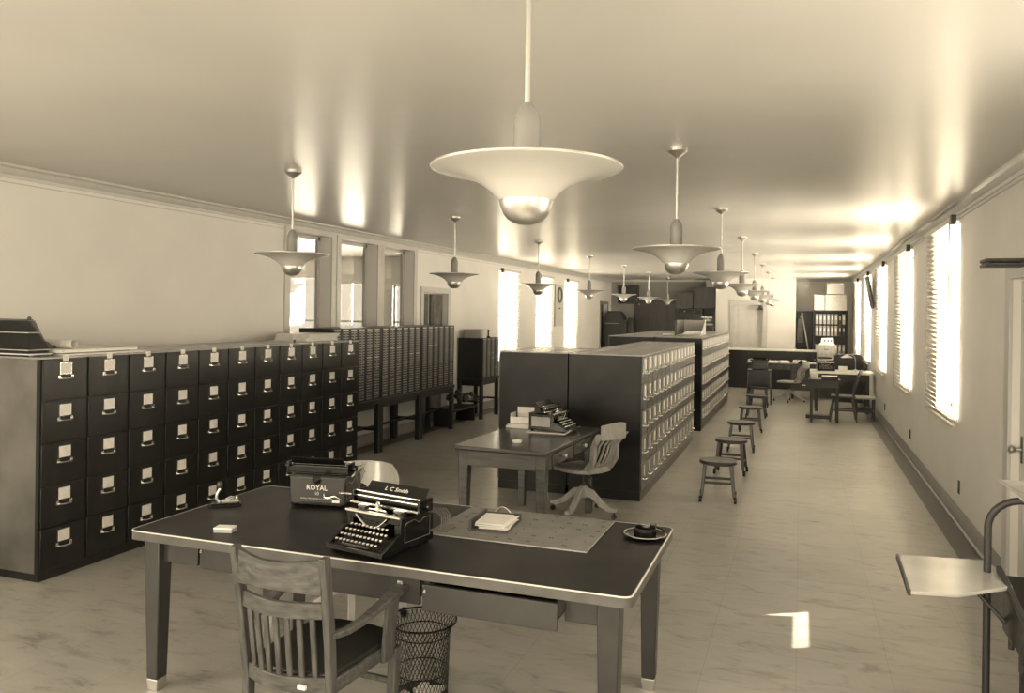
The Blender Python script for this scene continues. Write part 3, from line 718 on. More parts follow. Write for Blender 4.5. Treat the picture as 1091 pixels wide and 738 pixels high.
# ------------------------------------------------------------------ small things on the table
t = thing('stapling_press', 'old black stapler with raised knob handle at the table left edge', 'stapler', (-3.0 + .08, 3.55, DZ), math.radians(40))
q = MB(); q.prism(rrect(.085, .042, .015), 'z', 0, .012); q.prism(rrect(.075, .034, .012), 'z', .012, .02); q.build('base', M_black, t, .002)
q = MB(); q.box(-.02, .07, -.012, .012, .02, .032); q.tube([(.0, -.02, .03), (.03, -.022, .045), (.06, -.02, .03)], .003, 5); q.tube([(.0, .02, .03), (.03, .022, .045), (.06, .02, .03)], .003, 5); q.lathe([(.006, 0), (.008, .01), (.004, .02)], 8, (.06, 0, .03)); q.build('magazine', M_satin, t, .002)
q = MB(); q.tube([(-.03, 0, .02), (-.045, 0, .04), (-.042, 0, .065), (-.025, 0, .095), (-.02, 0, .105)], .008, 8); hd = q.build('handle', M_satin, t)
q = MB(); q.lathe([(.001, -.022), (.012, -.018), (.016, -.006), (.015, .008), (.009, .018), (.001, .021)], 14); q.build('knob', M_deskmetal, hd, loc=(-.028, 0, .115))
t = thing('clip_box', 'small pale box of clips near the table front left corner', 'box', (-2.58, 3.14, DZ), .25)
MB().box(-.045, .045, -.03, .03, 0, .018).build('tray', M_box, t, .002); MB().box(-.046, .046, -.031, .031, .017, .024).build('lid', M_paper, t, .002)
tag(MB().lathe([(.004, 0), (.02, .0), (.022, .01), (.012, .018), (.002, .02)], 14).build('ink_eraser', M_bind2, loc=(-2.02, 3.50, DZ)), 'small dark eraser lying left of the front-facing typewriter', 'eraser')
t = thing('desk_calendar_sheet', 'large pale printed sheet lying flat on the foreground table', 'desk pad', (-1.28, 3.755, DZ + .002))
MB().hexa([(-.40, -.29, 0), (.395, -.29, 0), (.395, .285, 0), (-.39, .285, 0), (-.40, -.29, .004), (.395, -.29, .004), (.395, .285, .004), (-.39, .285, .004)]).build('sheet', M_mat, t)
q = MB(); random.seed(11)
for i in range(9):
    for j in range(6):
        if random.random() < .72:
            x = -.33 + i * .085 + random.uniform(-.01, .01); y = -.24 + j * .095
            k_ = random.randint(0, 2)
            q.bar((x, y, .0042), (x, y + .022, .0042),   .0034, .0010)
            if k_: q.bar((x + .016, y, .0042), (x + .016, y + .022, .0042),   .0034, .0010)
            if k_ == 1: q.bar((x, y + .022, .0042), (x + .016, y, .0042),   .0034, .0010)
            if k_ == 2: q.bar((x, y + .011, .0042), (x + .016, y + .011, .0042),   .0034, .0010)
q.build('printed_characters', M_ink, t)
q = MB(); q.box(-.40, .395, -.292, -.289, 0, .006); q.box(.394, .397, -.29, .285, 0, .006); q.build('sheet_border', M_box, t)
t = thing('card_tray', 'open wooden tray holding white papers on the printed sheet', 'tray', (-1.42, 3.72, DZ + .006), .06)
MB().box(-.085, .10, -.13, .13, 0, .008).build('tray_bottom', M_wood, t)
MB().box(-.092, -.082, -.13, .13, 0, .05).build('tray_side', M_wood, t)
MB().box(-.085, .10, .12, .13, 0, .035).build('tray_end', M_wood, t)
q = MB()
q.tube([(-.06, .135, .0)] + [(-.06 + .12 * i / 8, .135, .05 * math.sin(PI * i / 8) + .012) for i in range(9)] + [(.06, .135, 0)], .0018, 5); q.build('wire_hoop', M_satin, t)
random.seed(5)
t = thing('paper_slips', 'loose stack of bright white slips in the wooden tray', 'papers', (-1.41, 3.71, DZ + .015), .06)
for i in range(9):
    a = random.uniform(-.16, .16); q = MB(); q.M = Matrix.Rotation(a, 4, 'Z') @ Matrix.Translation((random.uniform(-.008, .012), random.uniform(-.01, .01), 0))
    q.box(-.07, .075, -.10, .10, .0 + i * .0035, .003 + i * .0035); q.build('slip', M_paper, t)
t = thing('ashtray', 'round black ashtray with chrome rim at the table right corner', 'ashtray', (-.69, 3.83, DZ))
q = MB(); q.lathe([(.05, 0), (.085, .004), (.1, .014), (.102, .018), (.088, .014), (.06, .010), (.02, .010)], 32); q.build('dish', M_black, t)
q = MB(); q.tube([(.100 * math.cos(a * PI / 16), .100 * math.sin(a * PI / 16), .018) for a in range(32)], .003, 6, True)
q.build('rim', M_chrome, t)
q = MB(); q.lathe([(.052, .01), (.055, .02), (.052, .045), (.047, .047), (.044, .035), (.042, .02), (.01, .018)], 28); q.build('bowl', M_black, t)
q = MB(); q.box(.02, .05, .0, .03, .044, .06); q.tube([(.03, .01, .05), (.07, .03, .04), (.09, .04, .02)], .004, 6); q.build('match_holder', M_black, t)
for a in (-2.6, -1.9, -1.35, -.4): MB().box(-.012, .012, -.004, .004, 0, .006).build('rest_notch', M_chrome, t, loc=(.09 * math.cos(a), .09 * math.sin(a), .012)).rotation_euler = (0, 0, a + PI / 2)

# ------------------------------------------------------------------ foreground armchair
t = thing('armchair', 'worn oak slat-back office armchair pulled up to the foreground table', 'armchair', (-1.825, 2.80, 0), -.03)
# faces +y ; x right
def post_pts(s): return [(s * .215, -.22, 0), (s * .218, -.20, .20), (s * .222, -.195, .42), (s * .228, -.215, .60), (s * .232, -.245, .80), (s * .236, -.27, .945)]
for s in (-1, 1):
    q = MB(); P = post_pts(s)
    q.rings([[(x - .017, y - .021, z), (x + .017, y - .021, z), (x + .017, y + .021, z), (x - .017, y + .021, z)] for x, y, z in P]); q.build('back_post', M_wood, t, .004)
def arcpts(y0, y1, z, bow, n=12, x=.225):
    return [(-x + 2 * x * i / n, (y0) - bow * math.sin(PI * i / n), z) for i in range(n + 1)]
q = MB(); P = arcpts(-.262, 0, .868, .05, x=.222); q.sweep(P, .022, [.135 - .03 * math.sin(PI * i / 12) for i in range(13)]); q.build('crest_rail', M_woodh, t, .004)
q = MB(); P = arcpts(-.235, 0, .735, .05, x=.220); q.sweep(P, .020, .062); q.build('middle_rail', M_woodh, t, .004)
q = MB(); P = arcpts(-.198, 0, .445, .055, x=.214); q.sweep(P, .026, .06); q.build('lower_rail', M_woodh, t, .004)
MB().box(.10, .14, -.262, -.250, .437, .452).build('maker_plate', M_label, t)
for i in range(7):
    f = (i + 1) / 8; x0 = -.222 + .444 * f; x1 = -.214 + .428 * f; bw = math.sin(PI * f) * .052
    q = MB(); q.bar((x1, -.20 - bw, .455), (x0, -.236 - bw * .96, .72), .026, .012, up=(0, 1, 0)); q.build('back_slat', M_wood, t, .003)
q = MB(); q.prism([(-.225, -.19), (-.12, -.225), (.12, -.225), (.225, -.19), (.245, .12), (.22, .26), (.10, .285), (-.10, .285), (-.22, .26), (-.245, .12)], 'z', .452, .485); q.build('seat_pad', M_leather, t, .012, seg=3)
q = MB()
for s in (-1, 1): q.bar((s * .225, -.19, .435), (s * .245, .23, .435), .028, .055)
q.bar((-.24, .245, .435), (.24, .245, .435), .028, .055); q.build('seat_frame', M_woodh, t, .004)
for s in (-1, 1):
    q = MB(); q.bar((s * .235, .235, 0), (s * .25, .235, .43), .036, .036, up=(0, 1, 0), w2=.048, h2=.048); q.build('front_leg', M_wood, t, .004)
    q = MB(); q.bar((s * .262, .15, .40), (s * .275, .175, .655), .022, .075, up=(0, 1, 0), w2=.022, h2=.095); q.build('arm_support', M_wood, t, .004)
    q = MB()
    A = [(s * .232, -.215, .635, .035), (s * .25, -.13, .628, .038), (s * .27, -.03, .64, .045), (s * .285, .08, .665, .055), (s * .29, .17, .68, .068), (s * .285, .25, .685, .066)]
    q.rings([[(x - w_ / 2, y, z - .013), (x + w_ / 2, y, z - .013), (x + w_ / 2, y, z + .013), (x - w_ / 2, y, z + .013)] for x, y, z, w_ in A]); q.build('armrest', M_woodh, t, .006, seg=3)
q = MB(); q.cyl((-.216, -.2, .2), (-.238, .235, .2), .014, n=10); q.cyl((.216, -.2, .2), (.238, .235, .2), .014, n=10); q.cyl((-.228, .02, .2), (.228, .02, .2), .014, n=10); q.cyl((-.235, .235, .28), (.235, .235, .28), .014, n=10); q.build('stretcher', M_wood, t)

armchair = t
for o in kids(armchair):
    o.data.transform(Matrix.Diagonal((.86, 1, .995, 1)))
# ------------------------------------------------------------------ wire wastebasket
t = thing('wire_wastebasket', 'black woven wire wastebasket under the foreground table', 'wastebasket', (-1.70, 3.49, 0))
H = .36; r0, r1 = .125, .15
def rad(z):
    u = z / H; return r0 + (r1 - r0) * u * .5 + (.028 * max(0, (u - .86) / .14) ** 1.5)
q = MB(); n = 44
for dr in (-1, 1):
    for i in range(n):
        P = []
        for j in range(15):
            z = .004 + (H - .01) * j / 14; a = 2 * PI * i / n + dr * 1.1 * j / 14
            P.append((rad(z) * math.cos(a), rad(z) * math.sin(a), z))
        q.tube(P, .0017, 4)
q.build('wire_mesh', M_black, t, smooth=False)
q = MB()
for z, r in ((H, .005), (.005, .005), (.30, .003), (.12, .003)): q.tube([(rad(z) * math.cos(a * PI / 20), rad(z) * math.sin(a * PI / 20), z) for a in range(40)], r, 6, True)
q.build('rim', M_black, t)
MB().lathe([(.001, .004), (.122, .004), (.122, .010), (.001, .010)], 32).build('bottom_disc', M_black, t)
q = MB(); random.seed(2)
for i in range(7):
    q.M = Matrix.Translation((random.uniform(-.07, .07), random.uniform(-.07, .07), .0)) @ Matrix.Rotation(random.uniform(0, 3), 4, 'Z')
    q.hexa([(-.03, -.02, 0), (.03, -.02, 0), (.035, .02, .002), (-.03, .02, 0), (-.03, -.02, .006 + .01 * random.random()), (.03, -.02, .008), (.035, .02, .012), (-.03, .02, .006)])
tag(q.build('paper_scraps', M_paper, loc=(-1.70, 3.49, .011)), 'white paper scraps in the bottom of the wire wastebasket', 'scraps', kind='stuff')

# ------------------------------------------------------------------ swivel chairs
def swivel_chair(label, loc, rz, panel=False, wood=M_woodl, base_rz=0., seat_m=None):
    """faces -y, back at +y"""
    t = thing('swivel_chair', label, 'swivel chair', loc, rz)
    sm = seat_m or wood
    P = [(-.19, -.20), (-.10, -.225), (.10, -.225), (.19, -.20), (.225, -.08), (.215, .10), (.15, .20), (.0, .225), (-.15, .20), (-.215, .10), (-.225, -.08)]
    q = MB(); R = []
    for z, s in ((.41, .93), (.418, 1.), (.44, 1.), (.448, .96)): R.append([(x * s, y * s, z) for x, y in P])
    q.rings(R); q.build('seat', sm, t, .004)
    if not panel:
        def arc(i, n, z, r, lean): a = -.72 + 1.44 * i / n; return (r * math.sin(a) * 1.0, .02 + r * math.cos(a) * .92 + lean * 1.5, z)
        q = MB(); q.sweep([arc(i, 14, .445, .215, 0) for i in range(15)], .03, .055); q.build('seat_rail', wood, t, .006)
        q = MB(); n = 14; q.sweep([arc(i, n, .80 + .015 * math.sin(PI * i / n), .25, .10) for i in range(n + 1)], .024, [.13 + .02 * math.sin(PI * i / n) for i in range(n + 1)]); q.build('crest_rail', wood, t, .008, seg=3)
        for i_, s in ((0, -1), (14, 1)):
            a = arc(i_, 14, .44, .215, 0); c = arc(i_, 14, .79, .25, .10)
            m_ = tuple((a[k_] + c[k_]) / 2 + (0, .012, 0)[k_] * 0 for k_ in range(3))
            q = MB(); q.rings([[(x - .02, y - w_ / 2, z), (x + .02, y - w_ / 2, z), (x + .02, y + w_ / 2, z), (x - .02, y + w_ / 2, z)] for (x, y, z), w_ in ((a, .085), ((m_[0], m_[1] - .008, m_[2] - .08), .052), ((m_[0], m_[1], m_[2] + .06), .05), (c, .075))])
            q.build('back_post', wood, t, .006)
        for i in range(2, 13, 2):
            a = arc(i, 14, .46, .213, 0); c = arc(i, 14, .76, .247, .10)
            q = MB(); q.tube([a, ((a[0] + c[0]) / 2, (a[1] + c[1]) / 2 - .015, .6), ((a[0] + c[0]) / 2 * 1.0, (a[1] + c[1]) / 2 + .012, .68), c], .011, 6); q.build('back_slat', wood, t)
    else:
        q = MB(); n = 12; R = []
        for j in range(9):
            z = .60 + .30 * j / 8; hw_ = .21 * (1 - (.30 * max(0, (j - 5) / 3) ** 2.2)); row = []
            for i in range(n + 1): a = -1 + 2 * i / n; row.append((hw_ * a, .20 - .07 * a * a + .08 * j / 8, z))
            back = [(x, y + .014, z) for x, y, z in row[::-1]]
            R.append(row + back)
        q.rings(R); q.build('back_panel', wood, t, .003)
        q = MB()
        for s in (-1, 1): q.bar((s * .12, .17, .42), (s * .12, .235, .62), .03, .012, up=(0, 1, 0))
        q.build('back_bracket', M_satin, t)
    q = MB(); q.cyl((0, 0, .26), (0, 0, .385), .014); q.cyl((0, 0, .22), (0, 0, .30), .032, .022); q.box(-.09, .09, -.10, .10, .385, .412); q.bar((-.02, .10, .38), (.0, .17, .36), .03, .02); q.cyl((.06, .10, .375), (.06, .16, .37), .012); q.build('tilt_mechanism', M_slot, t, .003)
    q = MB(); q.lathe([(.035, .16), (.045, .18), (.045, .25), (.03, .27)], 12); q.build('hub', wood, t)
    for i in range(4):
        a = PI / 2 * i + base_rz; c, s = math.cos(a), math.sin(a)
        q = MB(); prof = [(.03, .255), (.10, .235), (.19, .15), (.27, .105), (.33, .10), (.33, .065), (.26, .062), (.17, .10), (.09, .165), (.03, .17)]
        q.prism(prof, 'y', -.022, .022); q2 = q
        bmesh.ops.rotate(q2.bm, verts=q2.bm.verts, cent=(0, 0, 0), matrix=Matrix.Rotation(a, 3, 'Z'))
        lg = q2.build('base_leg', wood, t, .005)
        q = MB(); q.cyl((.31 * c, .31 * s, .03), (.31 * c, .31 * s, .07), .007, n=8); q.cyl((.31 * c - .012 * s, .31 * s + .012 * c, .022), (.31 * c + .012 * s, .31 * s - .012 * c, .022), .022, n=14); q.build('caster', M_black, lg)
    return t
swivel_chair('light oak swivel chair with slatted back at the middle desk', (-1.86, 7.13, 0), -PI / 2 - .47, base_rz=.28)
swivel_chair('swivel chair with plain curved back behind the foreground table', (-2.50, 4.17, 0), .05, panel=True, wood=M_satin if False else mat('shiny_tan_backrest', .40, .2, amp=.08, scale=3, stretch=(5, 1, 1), spec=.7), base_rz=.5)
swivel_chair('oak swivel chair pushed up to the far paper-covered desk', (-.22, 18.25, 0), -PI / 2 - .35, wood=M_woodl, base_rz=.3)

# ------------------------------------------------------------------ middle desk
t = thing('wooden_desk', 'brown wooden typing desk against the middle cabinets', 'desk', (-2.18, 6.58, 0), -.035)
hx, hy = .40, .74
q = MB(); q.box(-hx, hx, -hy, hy, .752, .78); q.box(-hx + .012, hx - .012, -hy + .012, hy - .012, .742, .752); q.build('desktop', M_woodm, t, .006, seg=3)
for sx in (-1, 1):
    for sy in (-1, 1):
        q = MB(); tapered(q, sx * (hx - .07), sy * (hy - .09), .058, .085, 0, .742); q.build('leg', M_woodm, t, .004)
q = MB(); q.box(-hx + .11, hx - .11, -hy + .05, -hy + .07, .62, .742); q.box(-hx + .11, hx - .11, hy - .07, hy - .05, .62, .742); q.box(-hx + .03, -hx + .05, -hy + .13, hy - .13, .62, .742); q.box(hx - .05, hx - .03, -hy + .13, -hy + .2, .62, .742); q.box(hx - .05, hx - .03, hy - .2, hy - .13, .62, .742); q.box(hx - .05, hx - .03, -.03, .03, .62, .742)
q.build('apron', M_woodm, t, .003)
for y0, y1 in ((-hy + .21, -.035), (.035, hy - .21)):
    q = MB(); q.box(hx - .05, hx - .022, y0, y1, .635, .732); d = q.build('drawer', M_woodm, t, .004)
    q = MB(); q.lathe([(.006, 0), (.008, .012), (.018, .022), (.014, .034), (.002, .037)], 12); o = q.build('knob', M_satin, d, loc=(hx - .022, (y0 + y1) / 2, .685)); o.rotation_euler = (0, PI / 2, 0)
twC, pt = typewriter('typewriter seen from its side on the brown middle desk', (-2.10, 6.93, .79), PI / 2 - .12, .40, 'front', True)
q = MB(); q.hexa([(-.17, -.19, 0), (.19, -.17, 0), (.17, .19, 0), (-.19, .17, 0), (-.17, -.19, .006), (.19, -.17, .006), (.17, .19, .006), (-.19, .17, .006)])
tag(q.build('typewriter_pad', M_label, loc=(-2.12, 6.93, .7815)), 'pale felt pad under the typewriter on the middle desk', 'pad')
MB().box(.05, .13, -.148, .12, .04, .14) if False else None
q = MB(); q.box(-.163, -.158, -.045, .135, .045, .13); q.build('pale_side_panel', M_cabtop, twC)
t = thing('letter_box', 'open pale cardboard box behind papers on the middle desk', 'box', (-2.42, 7.13, .782), .05)
MB().box(-.13, .13, -.09, .09, 0, .006).build('box_bottom', M_box, t)
for n_, p in (('front_side', (-.13, .13, -.09, -.084, 0, .09)), ('back_side', (-.11, .13, .084, .09, 0, .165)), ('left_side', (-.13, -.124, -.084, .084, 0, .12)), ('right_side', (.124, .13, -.084, .084, 0, .12))): MB().box(*p).build(n_, M_label, t)
t = thing('paper_pile', 'spread pile of white papers by the typewriter on middle desk', 'papers', (-2.40, 6.99, .781)); random.seed(9)
for i in range(7):
    q = MB(); q.M = Matrix.Rotation(random.uniform(-.3, .3), 4, 'Z') @ Matrix.Translation((random.uniform(-.03, .03), random.uniform(-.01, .01), 0))
    q.box(-.13, .13, -.04, .04, i * .005, i * .005 + .004); q.build('sheet', M_paper, t)
tag(MB().lathe([(.02, 0), (.035, .002), (.042, .02), (.036, .022), (.03, .008), (.001, .006)], 20).build('small_dish', M_paper, loc=(-2.17, 6.17, .781)), 'small white dish alone on the middle desk', 'dish')
# dark plinth seen below the desk
# ------------------------------------------------------------------ stools
def stool(label, loc, rz):
    t = thing('rolling_stool', label, 'stool', loc, rz, 'low rolling stools along the aisle')
    q = MB(); R = []
    for z, s in ((.36, .90), (.372, 1.), (.392, 1.), (.400, .95), (.396, .5), (.394, .1)):
        R.append([(s * .185 * math.copysign(abs(math.cos(a)) ** .85, math.cos(a)), s * .165 * math.copysign(abs(math.sin(a)) ** .85, math.sin(a)), z) for a in [2 * PI * i / 32 for i in range(32)]])
    q.rings(R); q.build('seat', M_stool, t)
    for sx in (-1, 1):
        for sy in (-1, 1):
            x0, y0, x1, y1 = sx * .155, sy * .135, sx * .125, sy * .105
            q = MB(); q.bar((x0, y0, .062), (x1, y1, .365), .030, .030, up=(0, 1, 0), w2=.036, h2=.036); lg = q.build('leg', M_stool, t, .004)
            q = MB(); q.cyl((x0, y0, .035), (x0, y0, .07), .008, n=8); q.cyl((x0 + sx * .012 - .013, y0 + sy * .01, .031), (x0 + sx * .012 + .013, y0 + sy * .01, .031), .031, n=16); q.build('caster', M_black, lg)
    q = MB()
    for s in (-1, 1):
        q.bar((-.143, s * .122, .19), (.143, s * .122, .19), .014, .026); q.bar((s * .147, -.125, .15), (s * .147, .125, .15), .014, .022)
    q.build('stretcher', M_stool, t, .002)
    return t
sp = [(-.76, 8.24, .08), (-.75, 9.70, -.05), (-.75, 11.35, .04), (-.74, 13.3, .1), (-.74, 15.2, -.04), (-.78, 17.0, .0)]
s0 = stool('low dark wooden stool on casters, nearest in the aisle row', (sp[0][0], sp[0][1], 0), sp[0][2]); TS = tree(s0)
for i in range(1, 6):
    dup(TS, (sp[i][0], sp[i][1], 0), sp[i][2], 'low dark wooden stool on casters, %s from the near end of the aisle row' % ORD[i + 1] if i < 5 else 'low dark wooden stool on casters, farthest in the aisle row')

# ------------------------------------------------------------------ pendant lamps
def pendant(label, loc):
    t = thing('pendant_lamp', label, 'pendant lamp', loc)    # origin at ceiling
    z = -ZC
    q = MB(); q.lathe([(.062, 0), (.062, -.018), (.05, -.03), (.02, -.05), (.012, -.062)], 28); q.build('canopy', M_satin, t)
    MB().cyl((0, 0, -.05), (0, 0, 2.44 + z), .009, n=12).build('stem', M_rod, t)
    q = MB(); q.lathe([(.012, 2.452 + z), (.018, 2.445 + z), (.030, 2.43 + z), (.038, 2.405 + z), (.039, 2.39 + z), (.039, 2.25 + z), (.03, 2.25 + z)], 28); q.build('socket_cover', M_socket, t)
    q = MB()
    out = [(.076, 2.170), (.084, 2.178), (.100, 2.196), (.125, 2.215), (.158, 2.232), (.195, 2.245), (.235, 2.254), (.268, 2.260), (.276, 2.262), (.277, 2.266)]
    inn = [(.270, 2.2655), (.235, 2.260), (.195, 2.251), (.158, 2.238), (.125, 2.221), (.100, 2.202), (.080, 2.180), (.072, 2.172)]
    q.lathe([(r, h + z) for r, h in out + inn], 64, cap=False); q.build('bowl_shade', M_bowl, t)
    q = MB(); q.tube([(.276 * math.cos(a * PI / 32), .276 * math.sin(a * PI / 32), 2.266 + z) for a in range(64)], .0022, 6, True); q.build('rim_ring', M_satin, t)
    q = MB(); q.lathe([(.0775, 2.174 + z), (.0775, 2.166 + z), (.074, 2.150 + z), (.066, 2.132 + z), (.053, 2.117 + z), (.036, 2.107 + z), (.018, 2.102 + z), (.001, 2.101 + z)], 36); q.build('bottom_cap', M_satin, t)
    return t
p0 = pendant('opal bowl pendant lamp nearest the camera, largest in view', (-.75, 2.18, ZC)); TP = tree(p0)
p0['group'] = 'pendant lamps of the right row'
for i in range(1, 8):
    Y = 5.12 + (i - 1) * 3.0
    dup(TP, (-.75, Y, ZC), 0, 'opal bowl pendant lamp, %s of the right row counted from the camera' % ORD[i + 1], 'pendant lamps of the right row')
for i in range(7):
    Y = 5.14 + i * 3.02
    dup(TP, (-3.64, Y, ZC), 0, 'opal bowl pendant lamp, %s of the left row counted from the camera' % ORD[i + 1], 'pendant lamps of the left row')
dup(TP, (-8.1, 10.6, ZC), 0, 'pendant lamp seen through the glazed openings in the next room')

# ------------------------------------------------------------------ far end
t = thing('long_counter', 'long dark panelled counter with pale top across the far end', 'counter', (0, 21.2, 0))
q = MB(); q.box(-1.75, .78, .02, .65, .0, .96); q.build('counter_body', M_cab, t)
for i in range(5): MB().box(-1.74 + i * .505, -1.25 + i * .505, .0, .02, .08, .95).build('front_panel', M_cab, t, .004)
MB().box(-1.80, .80, -.03, .68, .96, .99).build('counter_top', M_white, t, .005)
t = thing('paper_desk', 'dark desk covered with white papers before the far counter', 'desk', (0, 18.9, 0))
q = MB(); q.box(-1.15, .37, -.0, .78, .75, .78); q.build('desktop', M_woodm, t, .005)
q = MB(); q.box(-.20, .34, .03, .75, .19, .75); q.build('pedestal', M_doord, t, .004)
for z in (.22, .40, .58):
    q = MB(); q.box(-.18, .32, .012, .03, z, z + .155); d = q.build('drawer', M_doord, t, .004)
    MB().box(.03, .11, .0, .012, z + .09, z + .105).build('handle', M_chrome, d)
q = MB(); q.box(-1.12, -.20, .03, .05, .64, .75); q.box(-1.12, -1.10, .03, .75, .2, .75); q.build('modesty_panel', M_doord, t)
for x, y in ((-1.08, .07), (-1.08, .7), (-.16, .07), (-.16, .7), (.3, .07), (.3, .7)): MB().box(x - .03, x + .03, y - .03, y + .03, 0, .2 if x > -1 else .64).build('leg', M_doord, t)
random.seed(21)
for i, (x, y, w_, l_, h_) in enumerate(((-1.0, .2, .22, .3, .07), (-.62, .3, .28, .3, .04), (-.35, .25, .2, .28, .05), (-.02, .45, .3, .22, .06), (.22, .2, .2, .25, .03))):
    u = thing('paper_stack', 'white paper stack on the far desk, %s from the left' % ORD[i + 1], 'papers', (x, 18.9 + y, .782), random.uniform(-.3, .3), 'paper stacks on the far desk')
    for j in range(3): MB().box(-w_ / 2 + random.uniform(0, .02), w_ / 2, -l_ / 2, l_ / 2 + random.uniform(-.02, .02), j * h_ / 3, (j + 1) * h_ / 3 - .001).build('bundle', M_paper, u)
t = thing('telephone', 'dark telephone among the papers on the far desk', 'telephone', (.02, 19.12, .782))
MB().lathe([(.07, 0), (.07, .02), (.04, .05), (.03, .07)], 16).build('base', M_black, t); MB().tube([(-.10, 0, .085), (-.06, 0, .1), (.06, 0, .1), (.10, 0, .085)], .018, 8).build('handset', M_black, t)
# rolling typewriter stand in the aisle
t = thing('rolling_typewriter_stand', 'dark rolling stand carrying a typewriter beside the far desk', 'stand', (-.80, 17.5, 0))
q = MB(); q.box(-.24, .24, -.2, .2, .70, .72); q.build('stand_top', M_black, t, .003)
q = MB(); q.box(-.21, .21, -.17, -.15, .36, .70); q.build('front_panel', M_black, t, .003)
for sx in (-1, 1):
    for sy in (-1, 1):
        q = MB(); q.bar((sx * .235, sy * .19, .05), (sx * .22, sy * .17, .70), .025, .025, up=(0, 1, 0)); lg = q.build('leg', M_black, t)
        MB().cyl((sx * .235 - .01, sy * .19, .025), (sx * .235 + .01, sy * .19, .025), .025, n=12).build('caster', M_black, lg)
q = MB(); q.box(-.22, .22, -.16, .16, .16, .18); q.build('lower_shelf', M_satin, t)
typewriter('dark typewriter on the rolling stand beside the far desk', (-.80, 17.5, .72), PI, .36, 'front', False)
# right side table with typewriter, cup
t = thing('side_table', 'narrow dark side table with footboard at the far right', 'table', (.40, 15.1, 0))
q = MB(); q.box(-.26, .26, -.22, .22, .72, .75); q.build('tabletop', M_darkwood, t, .004)
q = MB(); q.box(-.22, .22, -.18, .18, .60, .72); q.build('apron', M_darkwood, t, .004)
for sx in (-1, 1):
    for sy in (-1, 1): MB().box(sx * .21 - .022, sx * .21 + .022, sy * .17 - .022, sy * .17 + .022, 0, .62).build('leg', M_darkwood, t, .003)
q = MB(); q.box(-.30, .10, -.16, .02, .06, .12); q.build('footboard', M_darkwood, t, .004)
tag(MB().lathe([(.05, 0), (.06, .01), (.075, .11), (.068, .11), (.055, .015), (.001, .015)], 18).build('enamel_cup', M_white, loc=(.23, 14.98, .751)), 'white enamel cup on the far side table', 'cup')
t = thing('wire_tray', 'low wire tray with papers on the far side table', 'tray', (.48, 15.05, .751))
MB().box(-.13, .14, -.12, .12, 0, .01).build('tray_bottom', M_black, t); MB().box(-.13, .14, -.12, -.11, 0, .05).build('tray_front', M_black, t); MB().box(-.12, .13, -.1, .12, .012, .06).build('papers', M_paper, t)
# long drawing table behind
t = thing('drawing_table', 'long pale-topped table reaching the right wall behind the chairs', 'table', (.80, 17.0, 0))
MB().box(-.62, .52, -.38, .38, .74, .78).build('tabletop', M_white, t, .004)
for x in (-.5, .42):
    for y in (-.3, .3): MB().box(x - .025, x + .025, y - .025, y + .025, 0, .74).build('leg', M_darkwood, t)
MB().box(-.48, .42, -.30, -.28, .60, .74).build('apron', M_darkwood, t)
typewriter('dark typewriter on the long pale table by the right wall', (.46, 16.95, .782), .1, .36, 'front', False)
q = MB(); q.box(0, .16, 0, .02, 0, .10); tag(q.build('card_holder', M_paper, loc=(.70, 16.85, .782)), 'white upright card beside the typewriter on the long pale table', 'card')
t = thing('desk_lamp', 'gooseneck desk lamp with dish shade on the long pale table', 'desk lamp', (1.02, 17.1, .781))
MB().lathe([(.07, 0), (.075, .01), (.02, .03), (.012, .04)], 20).build('base', M_satin, t)
MB().tube([(0, 0, .03), (0, 0, .18), (-.01, 0, .26), (-.05, 0, .31), (-.10, 0, .325), (-.14, 0, .30)], .008, 8).build('gooseneck', M_satin, t)
MB().lathe([(.012, .03), (.03, .02), (.09, -.01), (.115, -.03), (.108, -.03), (.03, .008)], 24, (-.16, 0, .29)).build('lamp_shade', M_satin, t)
# wooden crate and papers on counter, dark cabinet
t = thing('wooden_file_box', 'pale wooden two-drawer box on end before the far bookcase', 'file box', (.50, 19.0 + .55, .782))
MB().box(-.20, .20, -.16, .16, 0, .44).build('box_body', M_woodl, t, .004)
for z in (.03, .235): d = MB().box(-.18, .18, -.168, -.16, z, z + .18).build('drawer', M_woodl, t, .004); MB().box(-.05, .05, -.178, -.168, z + .10, z + .115).build('handle', M_slot, d)
t['label'] = 'pale wooden two-drawer box standing at the right end of the far desk'
t.location = (.17 + .38, 19.55, .0)
for o in kids(t): o.location.z = .76
MB().box(-.19, .19, -.15, .15, 0, .76).build('support_stand', M_doord, t)
t = thing('printed_papers', 'open box of printed papers on top of the pale wooden box', 'papers', (.55, 19.5, 1.202))
MB().box(-.15, .17, -.12, .12, 0, .03).build('paper_bundle', M_paper, t); q = MB(); q.hexa([(-.12, .08, .03), (.16, .08, .03), (.16, .12, .03), (-.12, .12, .03), (-.10, .10, .15), (.15, .10, .16), (.15, .13, .16), (-.10, .13, .15)]); q.build('propped_sheet', M_paper, t)
q = MB()
for x in (-.05, .02, .09): q.box(x, x + .03, .083, .088, .07, .11)
q.build('printed_marks', M_ink, t)
t = thing('dark_cupboard', 'low dark round-shouldered cupboard beyond the desk lamp', 'cupboard', (.95, 18.9, 0))
q = MB(); q.prism([(-.26, 0), (.30, 0), (.30, 1.0), (.24, 1.03), (-.20, 1.03), (-.26, .99)], 'y', -.2, .2); q.build('cupboard_body', M_cab, t, .005)
MB().box(-.22, .26, -.212, -.2, .06, .96).build('door', M_cab, t, .004)
tag(MB().box(-.06, .06, -.02, .3, 0, .35).build('upright_panel', M_trimd, loc=(1.285, 18.95, .70)), 'pale grey upright panel between the dark cupboard and right wall', 'panel')
bpy.data.objects['upright_panel'].location.z = 0; bpy.data.objects['upright_panel'].scale = (1, 1, 2.8)
